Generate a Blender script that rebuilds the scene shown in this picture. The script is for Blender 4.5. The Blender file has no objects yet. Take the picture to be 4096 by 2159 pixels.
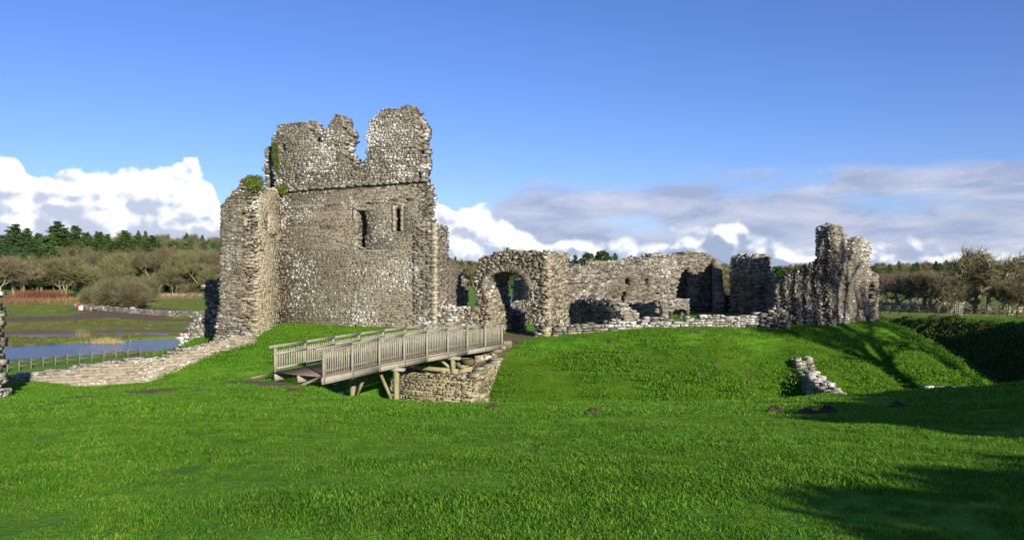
import bpy, math, random
import numpy as np
from mathutils import Vector
R = math.radians
scene = bpy.context.scene
COL = scene.collection
F, CX, HY = 3215.0, 2048.0, 1105.0          # focal length, centre column and horizon row of the photograph
SUN_AZ, SUN_EL = R(27), R(17)               # sun behind the viewer, to the right

# ------------------------------------------------------------------ helpers
def P(fx, fy, Y):
    return ((fx - CX) / F * Y, Y, -(fy - HY) / F * Y)
def tag(o, label=None, cat=None, group=None, kind=None):
    if label: o['label'] = label
    if cat: o['category'] = cat
    if group: o['group'] = group
    if kind: o['kind'] = kind
    return o
def empty(name, loc=(0, 0, 0), rz=0.0, parent=None):
    o = bpy.data.objects.new(name, None); COL.objects.link(o)
    o.location = loc; o.rotation_euler = (0, 0, rz); o.empty_display_size = .3
    if parent: o.parent = parent
    return o
class MB:
    """collects numpy chunks of vertices / quads / triangles with one random number per face"""
    def __init__(s): s.v = []; s.q = []; s.t = []; s.qr = []; s.tr = []; s.n = 0
    def add(s, V, quads=None, tris=None, rq=None, rt=None):
        V = np.asarray(V, float).reshape(-1, 3)
        if quads is not None and len(quads):
            q = np.asarray(quads, int).reshape(-1, 4) + s.n; s.q.append(q)
            s.qr.append(np.full(len(q), .5) if rq is None else np.broadcast_to(np.asarray(rq, float), (len(q),)))
        if tris is not None and len(tris):
            t = np.asarray(tris, int).reshape(-1, 3) + s.n; s.t.append(t)
            s.tr.append(np.full(len(t), .5) if rt is None else np.broadcast_to(np.asarray(rt, float), (len(t),)))
        s.v.append(V); s.n += len(V)
    def boxes(s, C8, r):
        """C8: (N,8,3) corner arrays, order: (i,j,k) bits s,z,w"""
        N = len(C8)
        if not N: return
        f = np.array([[0, 2, 3, 1], [4, 5, 7, 6], [0, 1, 5, 4], [2, 6, 7, 3], [0, 4, 6, 2], [1, 3, 7, 5]])
        q = (np.arange(N)[:, None, None] * 8 + f[None]).reshape(-1, 4)
        s.add(C8.reshape(-1, 3), quads=q, rq=np.repeat(r, 6))
    def box(s, c, size, rz=0.0, r=.5, tilt=0.0):
        hx, hy, hz = [a / 2 for a in size]
        pts = []
        for i in range(8):
            x = hx if i & 1 else -hx; z = hz if i & 2 else -hz; y = hy if i & 4 else -hy
            x, z = x * math.cos(tilt) - z * math.sin(tilt), x * math.sin(tilt) + z * math.cos(tilt)
            pts.append((c[0] + x * math.cos(rz) - y * math.sin(rz), c[1] + x * math.sin(rz) + y * math.cos(rz), c[2] + z))
        s.boxes(np.array([pts]), np.array([r]))
    def beam(s, p, q, w, h, r=.5):
        """rectangular beam between two points, w sideways, h upright"""
        p = Vector(p); q = Vector(q); d = (q - p).normalized()
        up = Vector((0, 0, 1)) if abs(d.z) < .95 else Vector((0.48, .87, 0))
        sd = d.cross(up).normalized(); up2 = sd.cross(d).normalized()
        pts = []
        for i in range(8):
            b = q if i & 1 else p
            pts.append(tuple(b + up2 * (h / 2 if i & 2 else -h / 2) + sd * (w / 2 if i & 4 else -w / 2)))
        s.boxes(np.array([pts]), np.array([r]))
    def tube(s, p, q, r0, r1, n=5, r=.5):
        p = np.array(p, float); q = np.array(q, float); d = q - p; L = np.linalg.norm(d)
        if L < 1e-6: return
        d /= L; up = np.array([0, 0, 1.]) if abs(d[2]) < .9 else np.array([1., 0, 0])
        a = np.cross(d, up); a /= np.linalg.norm(a); b = np.cross(d, a)
        th = np.arange(n) * 2 * math.pi / n
        ring = np.cos(th)[:, None] * a + np.sin(th)[:, None] * b
        V = np.vstack([p + ring * r0, q + ring * r1])
        i = np.arange(n); j = (i + 1) % n
        s.add(V, quads=np.stack([i, j, j + n, i + n], 1), rq=r)
    def build(s, name, mat, parent=None, smooth=False):
        me = bpy.data.meshes.new(name)
        V = np.vstack(s.v) if s.v else np.zeros((0, 3))
        q = np.vstack(s.q) if s.q else np.zeros((0, 4), int); t = np.vstack(s.t) if s.t else np.zeros((0, 3), int)
        rr = np.concatenate(s.qr + s.tr) if (s.qr or s.tr) else np.zeros(0)
        me.vertices.add(len(V)); me.vertices.foreach_set('co', V.ravel())
        li = np.concatenate([q.ravel(), t.ravel()])
        me.loops.add(len(li)); me.loops.foreach_set('vertex_index', li.astype(np.int32))
        tot = np.concatenate([np.full(len(q), 4), np.full(len(t), 3)]).astype(np.int32)
        st = np.concatenate([[0], np.cumsum(tot)[:-1]]).astype(np.int32) if len(tot) else tot
        me.polygons.add(len(tot)); me.polygons.foreach_set('loop_start', st); me.polygons.foreach_set('loop_total', tot)
        me.update(calc_edges=True)
        at = me.attributes.new('rnd', 'FLOAT', 'FACE'); at.data.foreach_set('value', rr.astype(np.float32))
        if smooth: me.polygons.foreach_set('use_smooth', np.ones(len(tot), bool))
        me.materials.append(mat); me.validate()
        o = bpy.data.objects.new(name, me); COL.objects.link(o)
        if parent:
            o.parent = parent; V2 = V.copy(); pp = parent
            while pp: V2 -= np.array(pp.location); pp = pp.parent
            me.vertices.foreach_set('co', V2.ravel()); me.update()
        return o

def inpoly(poly, x, y):
    poly = np.asarray(poly, float); r = np.zeros(np.shape(x), bool)
    x1, y1 = poly[:, 0], poly[:, 1]; x2, y2 = np.roll(x1, -1), np.roll(y1, -1)
    for a, b, c, d in zip(x1, y1, x2, y2):
        if b == d: continue
        r ^= ((b > y) != (d > y)) & (x < (c - a) * (y - b) / (d - b) + a)
    return r
def sdist(poly, x, y):
    """signed distance, negative inside"""
    poly = np.asarray(poly, float); best = np.full(np.shape(x), 1e9)
    for (a, b), (c, d) in zip(poly, np.roll(poly, -1, 0)):
        ex, ey = c - a, d - b; L = ex * ex + ey * ey
        t = np.clip(((x - a) * ex + (y - b) * ey) / L, 0, 1)
        best = np.minimum(best, np.hypot(x - a - t * ex, y - b - t * ey))
    return np.where(inpoly(poly, x, y), -best, best)
def pldist(pts, x, y):
    best = np.full(np.shape(x), 1e9)
    for (a, b), (c, d) in zip(pts[:-1], pts[1:]):
        ex, ey = c - a, d - b; L = ex * ex + ey * ey
        t = np.clip(((x - a) * ex + (y - b) * ey) / L, 0, 1)
        best = np.minimum(best, np.hypot(x - a - t * ex, y - b - t * ey))
    return best
def sstep(a, b, x):
    t = np.clip((x - a) / (b - a), 0, 1); return t * t * (3 - 2 * t)
def smax(a, b, k=.5):
    h = np.clip(.5 + .5 * (a - b) / k, 0, 1); return b * (1 - h) + a * h + k * h * (1 - h)
def softplus(x, w):
    t = x / w; return w * np.where(t > 20, t, np.log1p(np.exp(np.minimum(t, 20))))
_rg = np.random.default_rng(5)
_LAT = _rg.random((256, 256))
def vnoise(x, y, sc=1.0, off=0):
    x = np.asarray(x, float) / sc + 37.3 + off; y = np.asarray(y, float) / sc + 91.7 + off * 1.7
    xi = np.floor(x).astype(int); yi = np.floor(y).astype(int); fx = x - xi; fy = y - yi
    fx = fx * fx * (3 - 2 * fx); fy = fy * fy * (3 - 2 * fy)
    g = lambda i, j: _LAT[i % 256, j % 256]
    return ((g(xi, yi) * (1 - fx) + g(xi + 1, yi) * fx) * (1 - fy) + (g(xi, yi + 1) * (1 - fx) + g(xi + 1, yi + 1) * fx) * fy) * 2 - 1
class TPS:
    def __init__(s, pts, lam=0.0):
        p = np.array(pts, float); s.c = p[:, :2]; n = len(p)
        K = s.U(np.hypot(*(s.c[:, None] - s.c[None]).transpose(2, 0, 1))) + lam * np.eye(n)
        Q = np.c_[np.ones(n), s.c]; A = np.zeros((n + 3, n + 3)); A[:n, :n] = K; A[:n, n:] = Q; A[n:, :n] = Q.T
        s.w = np.linalg.solve(A, np.r_[p[:, 2], 0, 0, 0])
    @staticmethod
    def U(r): return np.where(r > 1e-9, r * r * np.log(np.maximum(r, 1e-9)), 0)
    def __call__(s, x, y):
        o = s.w[-3] + s.w[-2] * x + s.w[-1] * y
        for (a, b), w in zip(s.c, s.w[:-3]): o = o + w * s.U(np.hypot(x - a, y - b))
        return o

# ------------------------------------------------------------------ materials
def newmat(name):
    m = bpy.data.materials.new(name); m.use_nodes = True; nt = m.node_tree; nt.nodes.clear()
    out = nt.nodes.new('ShaderNodeOutputMaterial'); b = nt.nodes.new('ShaderNodeBsdfPrincipled')
    nt.links.new(b.outputs[0], out.inputs[0]); b.inputs['Roughness'].default_value = .9
    b.inputs['Specular IOR Level'].default_value = .2
    return m, nt, b
class NT:
    def __init__(s, nt): s.nt = nt
    def node(s, t, **k):
        n = s.nt.nodes.new(t)
        for a, v in k.items(): setattr(n, a, v)
        return n
    def lk(s, a, b): s.nt.links.new(a, b)
    def setin(s, sock, v):
        if hasattr(v, 'links') or isinstance(v, bpy.types.NodeSocket): s.lk(v, sock)
        else: sock.default_value = v
    def math(s, op, a, b=None, c=None, clamp=False):
        n = s.node('ShaderNodeMath', operation=op, use_clamp=clamp)
        s.setin(n.inputs[0], a)
        if b is not None: s.setin(n.inputs[1], b)
        if c is not None: s.setin(n.inputs[2], c)
        return n.outputs[0]
    def noise(s, vec, scale, detail=4, rough=.55, dist=0.0, out=0):
        n = s.node('ShaderNodeTexNoise'); 
        if vec is not None: s.lk(vec, n.inputs['Vector'])
        n.inputs['Scale'].default_value = scale; n.inputs['Detail'].default_value = detail
        n.inputs['Roughness'].default_value = rough; n.inputs['Distortion'].default_value = dist
        return n.outputs[out]
    def ramp(s, fac, stops, interp='LINEAR'):
        n = s.node('ShaderNodeValToRGB'); cr = n.color_ramp; cr.interpolation = interp
        while len(cr.elements) < len(stops): cr.elements.new(.5)
        for e, (p, c) in zip(cr.elements, stops):
            e.position = p; e.color = (c, c, c, 1) if isinstance(c, (int, float)) else (*c, 1)
        s.lk(fac, n.inputs[0]); return n.outputs[0]
    def mix(s, fac, a, b, mode='MIX'):
        n = s.node('ShaderNodeMix', data_type='RGBA', blend_type=mode, clamp_factor=True)
        s.setin(n.inputs[0], fac)
        for k, v in ((6, a), (7, b)):
            if isinstance(v, tuple): n.inputs[k].default_value = (*v, 1) if len(v) == 3 else v
            else: s.lk(v, n.inputs[k])
        return n.outputs[2]
    def maprange(s, v, a, b, c=0., d=1., smooth=False):
        n = s.node('ShaderNodeMapRange', clamp=True)
        if smooth: n.interpolation_type = 'SMOOTHSTEP'
        s.setin(n.inputs[0], v)
        for k, x in zip((1, 2, 3, 4), (a, b, c, d)): s.setin(n.inputs[k], x)
        return n.outputs[0]
    def attr(s, name, out=2):
        n = s.node('ShaderNodeAttribute', attribute_name=name); return n.outputs[out]
    def pos(s): return s.node('ShaderNodeNewGeometry').outputs['Position']
    def bump(s, h, strength=.5, dist=.05):
        n = s.node('ShaderNodeBump'); n.inputs['Strength'].default_value = strength; n.inputs['Distance'].default_value = dist
        s.lk(h, n.inputs['Height']); return n.outputs[0]

def stone_mat(name, dark, mid, light, lichen=.5, moss=.1, stain=.4, mortar=(.20, .17, .12), lich_col=(.62, .60, .56)):
    m, nt, b = newmat(name); n = NT(nt); pos = n.pos(); r = n.attr('rnd')
    base = n.ramp(r, [(0.02, dark), (.35, mid), (.75, light), (1., tuple(min(1, c * 1.15) for c in light))])
    fine = n.noise(pos, 9, 5, .6)
    base = n.mix(n.maprange(fine, .3, .7, 0, .55), base, dark)
    mpz = n.node('ShaderNodeMapping'); mpz.inputs['Scale'].default_value = (1, 1, 1.9); n.lk(pos, mpz.inputs[0]); big = n.noise(mpz.outputs[0], .42, 5, .65, .6)   # damp, weathered zones
    base = n.mix(n.math('MULTIPLY', n.maprange(big, .5, .68), stain), base, tuple(c * .42 for c in mid), 'MIX')
    big2 = n.noise(pos, .3, 3, .6, .3)
    # lichen: patches that favour certain stones and whole areas, plus tops of stones
    nz = n.node('ShaderNodeSeparateXYZ'); n.lk(n.node('ShaderNodeNewGeometry').outputs['True Normal'], nz.inputs[0])
    spot = n.noise(pos, 5.5, 5, .65)
    v = n.math('ADD', spot, n.math('MULTIPLY', n.math('SUBTRACT', n.math('FRACT', n.math('MULTIPLY', r, 7.31)), .5), .26))
    v = n.math('ADD', v, n.math('MULTIPLY', n.math('SUBTRACT', big2, .5), .85))
    v = n.math('ADD', v, n.math('MULTIPLY', n.math('MAXIMUM', nz.outputs[2], 0.), .16))
    lf = n.maprange(v, .72 - .13 * lichen, .79 - .11 * lichen)
    sm = n.noise(pos, 15, 3, .55); v2 = n.math('ADD', sm, n.math('MULTIPLY', n.math('SUBTRACT', big2, .5), .6)); v2 = n.math('ADD', v2, n.math('MULTIPLY', n.math('SUBTRACT', n.math('FRACT', n.math('MULTIPLY', r, 3.77)), .5), .12))
    lf = n.math('MAXIMUM', lf, n.math('MULTIPLY', n.maprange(v2, .70 - .10 * lichen, .75 - .10 * lichen), .85))
    base = n.mix(n.math('MULTIPLY', lf, .9), base, lich_col)
    ms = n.noise(pos, 1.1, 4, .6, .2)
    base = n.mix(n.math('MULTIPLY', n.maprange(ms, .56, .68), moss), base, (.10, .115, .025))
    iscore = n.math('LESS_THAN', r, -.5)
    base = n.mix(iscore, base, mortar)
    n.lk(base, b.inputs['Base Color'])
    h = n.math('ADD', n.noise(pos, 14, 5, .65), n.math('MULTIPLY', n.noise(pos, 45, 3, .6), .35))
    n.lk(n.bump(h, .8, .045), b.inputs['Normal'])
    b.inputs['Roughness'].default_value = .95
    return m
M = {}
M['keep'] = stone_mat('weathered_limestone', (.09, .078, .056), (.163, .143, .104), (.245, .22, .168), .70, .14, .5, (.215, .188, .13))
M['upper'] = stone_mat('lichened_limestone', (.088, .075, .054), (.17, .148, .108), (.28, .255, .20), 1.05, .16, .6, (.17, .15, .11))
M['dressed'] = stone_mat('sandy_limestone', (.24, .20, .12), (.33, .29, .195), (.39, .35, .245), .0, .25, .12, (.36, .31, .215))
M['gate'] = stone_mat('rubble_limestone', (.09, .073, .05), (.19, .16, .11), (.31, .27, .195), .65, .10, .4)
M['grey'] = stone_mat('grey_limestone', (.07, .06, .045), (.165, .145, .11), (.30, .27, .215), .62, .06, .6)
M['dry'] = stone_mat('pale_loose_limestone', (.09, .08, .062), (.20, .18, .14), (.33, .305, .25), .95, .12, .4, (.03, .028, .022))
M['keepdress'] = stone_mat('grey_dressed_limestone', (.16, .14, .10), (.25, .22, .165), (.31, .28, .22), .2, .1, .2, (.24, .20, .15))
M['ruin'] = stone_mat('streaked_limestone', (.065, .055, .042), (.15, .13, .10), (.26, .235, .185), .40, .10, .75)
M['ruinpale'] = stone_mat('tan_streaked_limestone', (.09, .075, .055), (.20, .175, .13), (.29, .26, .20), .45, .12, .5, (.20, .17, .12))
M['dam'] = stone_mat('flaggy_limestone', (.12, .10, .075), (.24, .21, .155), (.33, .29, .22), .28, .04, .25, (.34, .29, .21))
M['mossy'] = stone_mat('mossy_limestone', (.10, .085, .045), (.24, .21, .125), (.36, .32, .21), .45, .85, .3, (.33, .29, .17))

def wood_mat(name, a, bb, green=.2):
    m, nt, b = newmat(name); n = NT(nt); pos = n.pos(); r = n.attr('rnd')
    mp = n.node('ShaderNodeMapping'); mp.inputs['Scale'].default_value = (1, 1, .15); n.lk(pos, mp.inputs[0])
    g = n.noise(mp.outputs[0], 22, 4, .6)
    c = n.mix(n.maprange(g, .3, .7), a, bb)
    c = n.mix(n.math('MULTIPLY', n.math('ABSOLUTE', n.math('SUBTRACT', r, .5)), .6), c, tuple(x * .6 for x in a))
    gr = n.noise(pos, 2.2, 4, .65); c = n.mix(n.math('MULTIPLY', n.maprange(gr, .5, .7), green), c, (.14, .15, .045))
    st = n.noise(pos, 5, 5, .7); c = n.mix(n.math('MULTIPLY', n.maprange(st, .55, .75), .5), c, tuple(x * .4 for x in a))
    n.lk(c, b.inputs['Base Color']); n.lk(n.bump(g, .4, .01), b.inputs['Normal']); b.inputs['Roughness'].default_value = .85
    return m
M['wood'] = wood_mat('weathered_oak', (.25, .23, .175), (.36, .335, .265), .6)
M['woodgreen'] = wood_mat('algae_stained_oak', (.22, .20, .10), (.33, .30, .16), .8)
M['plank'] = wood_mat('reddish_deck_board', (.17, .12, .09), (.26, .19, .15), .15)
M['oldfence'] = wood_mat('old_grey_timber', (.13, .12, .10), (.22, .20, .17), .1)

def simple(name, col, rough=.9, var=.35, scale=4.0, bump=.3):
    m, nt, b = newmat(name); n = NT(nt); pos = n.pos()
    f = n.noise(pos, scale, 5, .65); r = n.attr('rnd')
    c = n.mix(n.maprange(f, .3, .7), tuple(x * (1 - var) for x in col), tuple(min(1, x * (1 + var)) for x in col))
    c = n.mix(n.math('MULTIPLY', r, .4), c, tuple(x * .55 for x in col))
    n.lk(c, b.inputs['Base Color']); b.inputs['Roughness'].default_value = rough
    if bump: n.lk(n.bump(f, bump, .05), b.inputs['Normal'])
    return m
M['soil'] = simple('turned_soil', (.085, .056, .036), .95, .45, 14, .8)
M['bark'] = simple('tree_bark', (.17, .14, .10), .95, .35, 6)
M['barkpale'] = simple('pale_bark', (.27, .23, .16), .95, .3, 5)
M['red'] = simple('red_plastic', (.55, .05, .03), .4, .05, 4, 0)
M['white'] = simple('white_board', (.75, .75, .72), .5, .05, 4, 0)
M['water'], _nt, _b = newmat('river_water'); _n = NT(_nt)
_b.inputs['Base Color'].default_value = (.10, .15, .27, 1); _b.inputs['Roughness'].default_value = .14; _b.inputs['Specular IOR Level'].default_value = .7
_mp = _n.node('ShaderNodeMapping'); _mp.inputs['Scale'].default_value = (.55, 1.5, 1); _n.lk(_n.pos(), _mp.inputs[0])
_n.lk(_n.bump(_n.noise(_mp.outputs[0], 1.6, 4, .6), 1.0, .30), _b.inputs['Normal'])

def leafmat(name, cols, trans=.25, sc=.8):
    m, nt, b = newmat(name); n = NT(nt); r = n.attr('rnd')
    oi = n.node('ShaderNodeObjectInfo').outputs['Random']
    c = n.ramp(r, [(i / (len(cols) - 1), cc) for i, cc in enumerate(cols)])
    f = n.noise(n.pos(), sc, 3, .6)
    c = n.mix(n.maprange(f, .35, .65, 0, .45), c, cols[0])
    hs = n.node('ShaderNodeHueSaturation'); n.lk(c, hs.inputs['Color'])
    n.lk(n.maprange(oi, 0, 1, .485, .515), hs.inputs['Hue']); n.lk(n.maprange(n.math('FRACT', n.math('MULTIPLY', oi, 5.7)), 0, 1, .8, 1.2), hs.inputs['Value'])
    n.lk(hs.outputs[0], b.inputs['Base Color']); b.inputs['Roughness'].default_value = .75
    if trans:
        t = n.node('ShaderNodeBsdfTranslucent'); n.lk(hs.outputs[0], t.inputs[0]); mx = n.node('ShaderNodeMixShader'); mx.inputs[0].default_value = trans
        out = [x for x in nt.nodes if x.type == 'OUTPUT_MATERIAL'][0]; n.lk(b.outputs[0], mx.inputs[1]); n.lk(t.outputs[0], mx.inputs[2]); n.lk(mx.outputs[0], out.inputs[0])
    return m
M['twig'] = leafmat('bare_twigs', [(.085, .08, .04), (.15, .14, .066), (.21, .19, .10)], 0)
M['twigbrown'] = leafmat('brown_twigs', [(.085, .072, .042), (.145, .12, .07), (.20, .165, .10)], 0)
M['twigolive'] = leafmat('olive_twigs', [(.10, .095, .04), (.17, .165, .07), (.24, .22, .10)], 0)
M['needles'] = leafmat('conifer_needles', [(.035, .07, .022), (.065, .12, .035), (.11, .17, .05)], .1)
M['ivy'] = leafmat('ivy_leaves', [(.05, .09, .012), (.11, .17, .02), (.19, .24, .035)], .3)
M['ivydark'] = leafmat('dark_evergreen_leaves', [(.02, .05, .012), (.045, .10, .02), (.08, .15, .03)], .2)
M['bramble'] = leafmat('bramble_leaves', [(.035, .06, .010), (.085, .13, .022), (.15, .20, .04)], .2)
M['redtwig'] = leafmat('red_willow_stems', [(.13, .045, .03), (.20, .065, .042), (.24, .10, .065)], 0)
M['bracken'] = leafmat('dead_bracken', [(.12, .075, .035), (.20, .13, .06), (.26, .18, .09)], 0)
M['reed'] = leafmat('dry_reeds', [(.25, .18, .08), (.38, .29, .14), (.46, .37, .2)], .1)
M['tussock'] = leafmat('meadow_tussocks', [(.06, .085, .015), (.12, .14, .03), (.20, .17, .06)], .2)
M['blade'] = leafmat('grass_blades', [(.055, .17, .008), (.10, .28, .012), (.17, .37, .022), (.32, .38, .07)], .45, 1.3)

# ------------------------------------------------------------------ terrain
fg_pts = [(0, 5, -1.64), (-3.2, 5, -1.66), (3.2, 4.9, -1.6), (-15, 5, -2.3), (15, 5, -1.3), (-32, 20, -4.4), (28, 14, -1.6), (34, 25, -1.9), (48, 45, -2.8),
          (0, -12, -1.5), (22, -10, -.8), (-22, -10, -2.2), (0, 12, -2.33), (0, 18, -2.98), (-8, 12, -2.38), (-10, 20, -3.2), (8, 12, -2.15), (8, 18, -2.85),
          (0, 22.5, -3.45), (10, 23.5, -3.35), (16, 25, -3.05), (-4.5, 27.5, -3.95), (-7.8, 33, -4.14), (-10.6, 34.6, -4.16), (-9, 30, -3.95),
          (-16.5, 37.6, -4.95), (-24.7, 41.5, -5.36), (-18.9, 30, -4.53), (-20.8, 40, -5.4), (-35, 40, -6.2), (-46, 60, -8.4), (-30, 56, -7.7), (-42, 25, -5.4),
          (46, 60, -3.2), (42, 75, -3.3), (35, 85, -3.6), (24, 27, -2.6), (55, 70, -3.6), (20, 100, -6)]
FG = TPS(fg_pts)
pl_pts = [(0, 46.5, -3.80), (2.3, 47.2, -3.54), (8.3, 48.5, -3.04), (13, 49.5, -3.06), (20, 50, -3.05), (23.5, 52, -2.88), (-4.9, 50, -3.22), (-10, 52, -3.2), (-15.6, 54, -3.2),
          (-16, 48.5, -3.62), (-18.5, 51, -3.9), (13.5, 56, -2.85), (16, 61, -2.75), (5, 58, -3.5), (10, 75, -3.6), (-10, 65, -3.6), (2, 54, -3.75), (-1, 44, -3.85)]
PL = TPS(pl_pts)
platform = [(-18.8, 52), (-18.4, 50.2), (-17, 49.2), (-14.9, 49.6), (-13.5, 51), (-11, 51.6), (-7, 50.2), (-4, 48.8), (-1.6, 46.8), (.5, 46.2), (2.4, 46.6), (8.3, 48), (13.1, 49), (17.1, 49.7),
            (20.1, 49.6), (23.3, 50.9), (24.3, 53.2), (25.3, 60), (25, 75), (10, 84), (-5, 80), (-15, 68), (-18.5, 58)]
lip = [(-7.4, 32.6), (-5.5, 29.0), (-1.5, 24.2), (4, 22.8), (10, 24), (16, 25.6), (24, 28), (34, 36), (39.5, 45), (41, 56), (41, 66), (38, 78), (30, 93), (10, 108), (-20, 100),
       (-30, 75), (-27.5, 58), (-26, 47), (-24.4, 43.2), (-20.8, 40.6), (-16, 38.2), (-11.4, 35.4), (-10.4, 34.9)]
def river_depth(x, y):
    c = [(-220, 48), (-120, 68), (-75, 82), (-58, 91.5), (-47, 101), (-34, 111), (-20, 121), (-8, 150), (0, 210), (10, 290), (40, 320), (160, 330)]
    d = pldist(c, x, y); w = 9.6 + 1.2 * vnoise(x, y, 9)
    return d - w
def far_h(x, y):
    h = -8.5 + .12 * vnoise(x, y, 14) + .05 * vnoise(x, y, 4)
    # the field on the right and the hills all round
    right = sstep(.29, .42, x / np.maximum(y, 1)) * sstep(50, 75, y)
    h = h * (1 - right) + (-4.4 - .006 * (y - 90)) * right
    hl = sstep(360, 640, y + .18 * (x + 250)) * (15 * sstep(-40, -330, x) + 8) 
    h = h + hl * sstep(0, -60, x - 0) + sstep(360, 900, y) * 9 * sstep(-60, 0, x) * sstep(260, 60, x)
    h = h + sstep(160, 420, y) * 3 * sstep(60, 200, x)
    return h
def terrain(x, y):
    x = np.asarray(x, float); y = np.asarray(y, float)
    fg = FG(np.clip(x, -60, 70), np.clip(y, -30, 110)) + .05 * vnoise(x, y, 3.3) + .03 * vnoise(x, y, 1.3, 7)
    far = far_h(x, y)
    r = np.hypot(x, (y - 15) * np.where(x < 0, 1.0, .8)); w = np.maximum(sstep(42, 70, r), sstep(78, 100, y))
    w = np.where(x > 10, np.minimum(w, np.maximum(sstep(64, 90, np.hypot(x, y - 15)), sstep(84, 104, y))), w)
    w = np.where(x < -26, np.maximum(w, sstep(50, 70, y)), w)
    w = np.maximum(w, sstep(-30, -60, y) * .9)
    outer = fg * (1 - w) + far * w
    dl = -sdist(lip, x, y)
    outer = outer - .95 * softplus(dl + .3, .75) * sstep(110, 80, y)
    dp = sdist(platform, x, y) - .95
    k = .30 + .46 * sstep(-11.5, -5.5, x) - .08 * sstep(60, 75, y)
    wob = .35 * vnoise(x, y, 4.5) * sstep(0, 3, dp) + .12 * vnoise(x, y, 1.6, 3) * sstep(0, 2, dp)
    pl = PL(np.clip(x, -22, 28), np.clip(y, 42, 84))
    inner = pl - k * softplus(dp + wob, .9)
    bot = np.where(dl > 0, -8.4, -60.)
    h = smax(outer, smax(inner, bot, .8), .7)
    h = np.where(dp > 60, outer, h)
    h = h - 1.9 * np.exp(-((x - 15.1) / 1.25) ** 2 - ((y - 43.6) / 3.2) ** 2)
    rd = river_depth(x, y)
    h = h - 1.1 * sstep(1.5, -2.5, rd) * sstep(-7.0, -7.9, h)
    # shallow side channel with puddles
    ch = [(-140, 106), (-80, 114), (-60, 120), (-40, 124), (-22, 130)]
    h = h - .42 * sstep(5, 0, pldist(ch, x, y) + 2.2 * vnoise(x, y, 6, 5)) * sstep(-7.5, -8.2, h)
    return h
def axis(segs):
    out = []
    for a, b, st in segs:
        n = max(1, int(round((b - a) / st))); out.append(np.linspace(a, b, n, endpoint=False))
    return np.concatenate(out + [[segs[-1][1]]])
xs = axis([(-2600, -800, 150), (-800, -300, 25), (-300, -140, 6), (-140, -30, .9), (-30, 32, .28), (32, 60, .6), (60, 140, 2), (140, 400, 10), (400, 2600, 110)])
ys = axis([(-400, -40, 30), (-40, -2, 1.5), (-2, 60, .28), (60, 135, .8), (135, 235, 1.3), (235, 460, 5), (460, 900, 14), (900, 3800, 150)])
GX, GY = np.meshgrid(xs, ys)
GZ = terrain(GX.ravel(), GY.ravel()).reshape(GX.shape)
ground_path = [(-14.5, 31.0), (-9.6, 33.4), (-8.6, 34.2)]
def dirt_mask(x, y):
    d = sstep(1.5, .3, np.hypot((x + 9.2), (y - 33.2) * 1.0) - .6 + .8 * vnoise(x, y, 1.1)) * .8
    for cx_, cy_, a, b in worn:
        d = np.maximum(d, sstep(1.25, .6, np.hypot((x - cx_) / a, (y - cy_) / b) + .35 * vnoise(x, y, .5)))
    # trodden earth through the gate
    d = np.maximum(d, sstep(1.5, .9, pldist([(-1.6, 45.6), (-.4, 47.5), (1.6, 52), (3, 56)], x, y) + .3 * vnoise(x, y, .7)))
    # muddy field tracks beyond the river
    far = sstep(.9, .1, (pldist([(-150, 150), (-105, 152), (-82, 172), (-100, 205)], x, y) - 8) / 6 + .9 * vnoise(x, y, 9))
    far = np.maximum(far, .8 * sstep(8, 2, pldist([(-150, 116), (-60, 122), (-20, 126)], x, y) + 3 * vnoise(x, y, 6)))
    far = np.maximum(far, .75 * sstep(5, 1, pldist([(-85, 168), (-60, 150), (-35, 142), (-10, 140)], x, y) + 4 * vnoise(x, y, 7)))
    return np.maximum(d, far * sstep(95, 104, y))
worn = []
def onfg(fx, fy):
    """where the view ray through a photo pixel first meets the ground"""
    Ys = np.linspace(3, 130, 2600); X = (fx - CX) / F * Ys; Z = -(fy - HY) / F * Ys
    t = terrain(X, Ys); i = np.argmax(t > Z); return X[i], Ys[i], t[i]
for fx, fy, a, b in [(305, 1592, .85, .7), (215, 1618, .45, .4), (95, 1648, .8, .55), (600, 1566, .9, .8), (790, 1560, .45, .4), (1060, 1530, 1.6, 1.0), (330, 1625, .2, .2)]:
    x_, y_, z_ = onfg(fx, fy); worn.append((x_, y_, a, b))
gm = bpy.data.meshes.new('ground'); ny, nx = GX.shape
V = np.stack([GX.ravel(), GY.ravel(), GZ.ravel()], 1)
i = np.arange(ny - 1)[:, None] * nx + np.arange(nx - 1)[None]; q = np.stack([i, i + 1, i + nx + 1, i + nx], -1).reshape(-1, 4)
gm.vertices.add(len(V)); gm.vertices.foreach_set('co', V.ravel()); gm.loops.add(q.size); gm.loops.foreach_set('vertex_index', q.ravel().astype(np.int32))
gm.polygons.add(len(q)); gm.polygons.foreach_set('loop_start', np.arange(0, q.size, 4, dtype=np.int32)); gm.polygons.foreach_set('loop_total', np.full(len(q), 4, np.int32))
gm.update(calc_edges=True); gm.polygons.foreach_set('use_smooth', np.ones(len(q), bool))
def vattr(me, name, val):
    a = me.attributes.new(name, 'FLOAT', 'POINT'); a.data.foreach_set('value', np.asarray(val, np.float32).ravel())
vattr(gm, 'mud', dirt_mask(V[:, 0], V[:, 1]))
_d1 = sdist(platform, V[:, 0], V[:, 1]) - .95; _d2 = -sdist(lip, V[:, 0], V[:, 1])
mound = sstep(-.3, 1.5, _d1) * sstep(-.8, .6, _d2 - .6 * _d1) * sstep(80, 70, V[:, 1]) * sstep(-9, -4, V[:, 0])
vattr(gm, 'rough_grass', mound)
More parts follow.
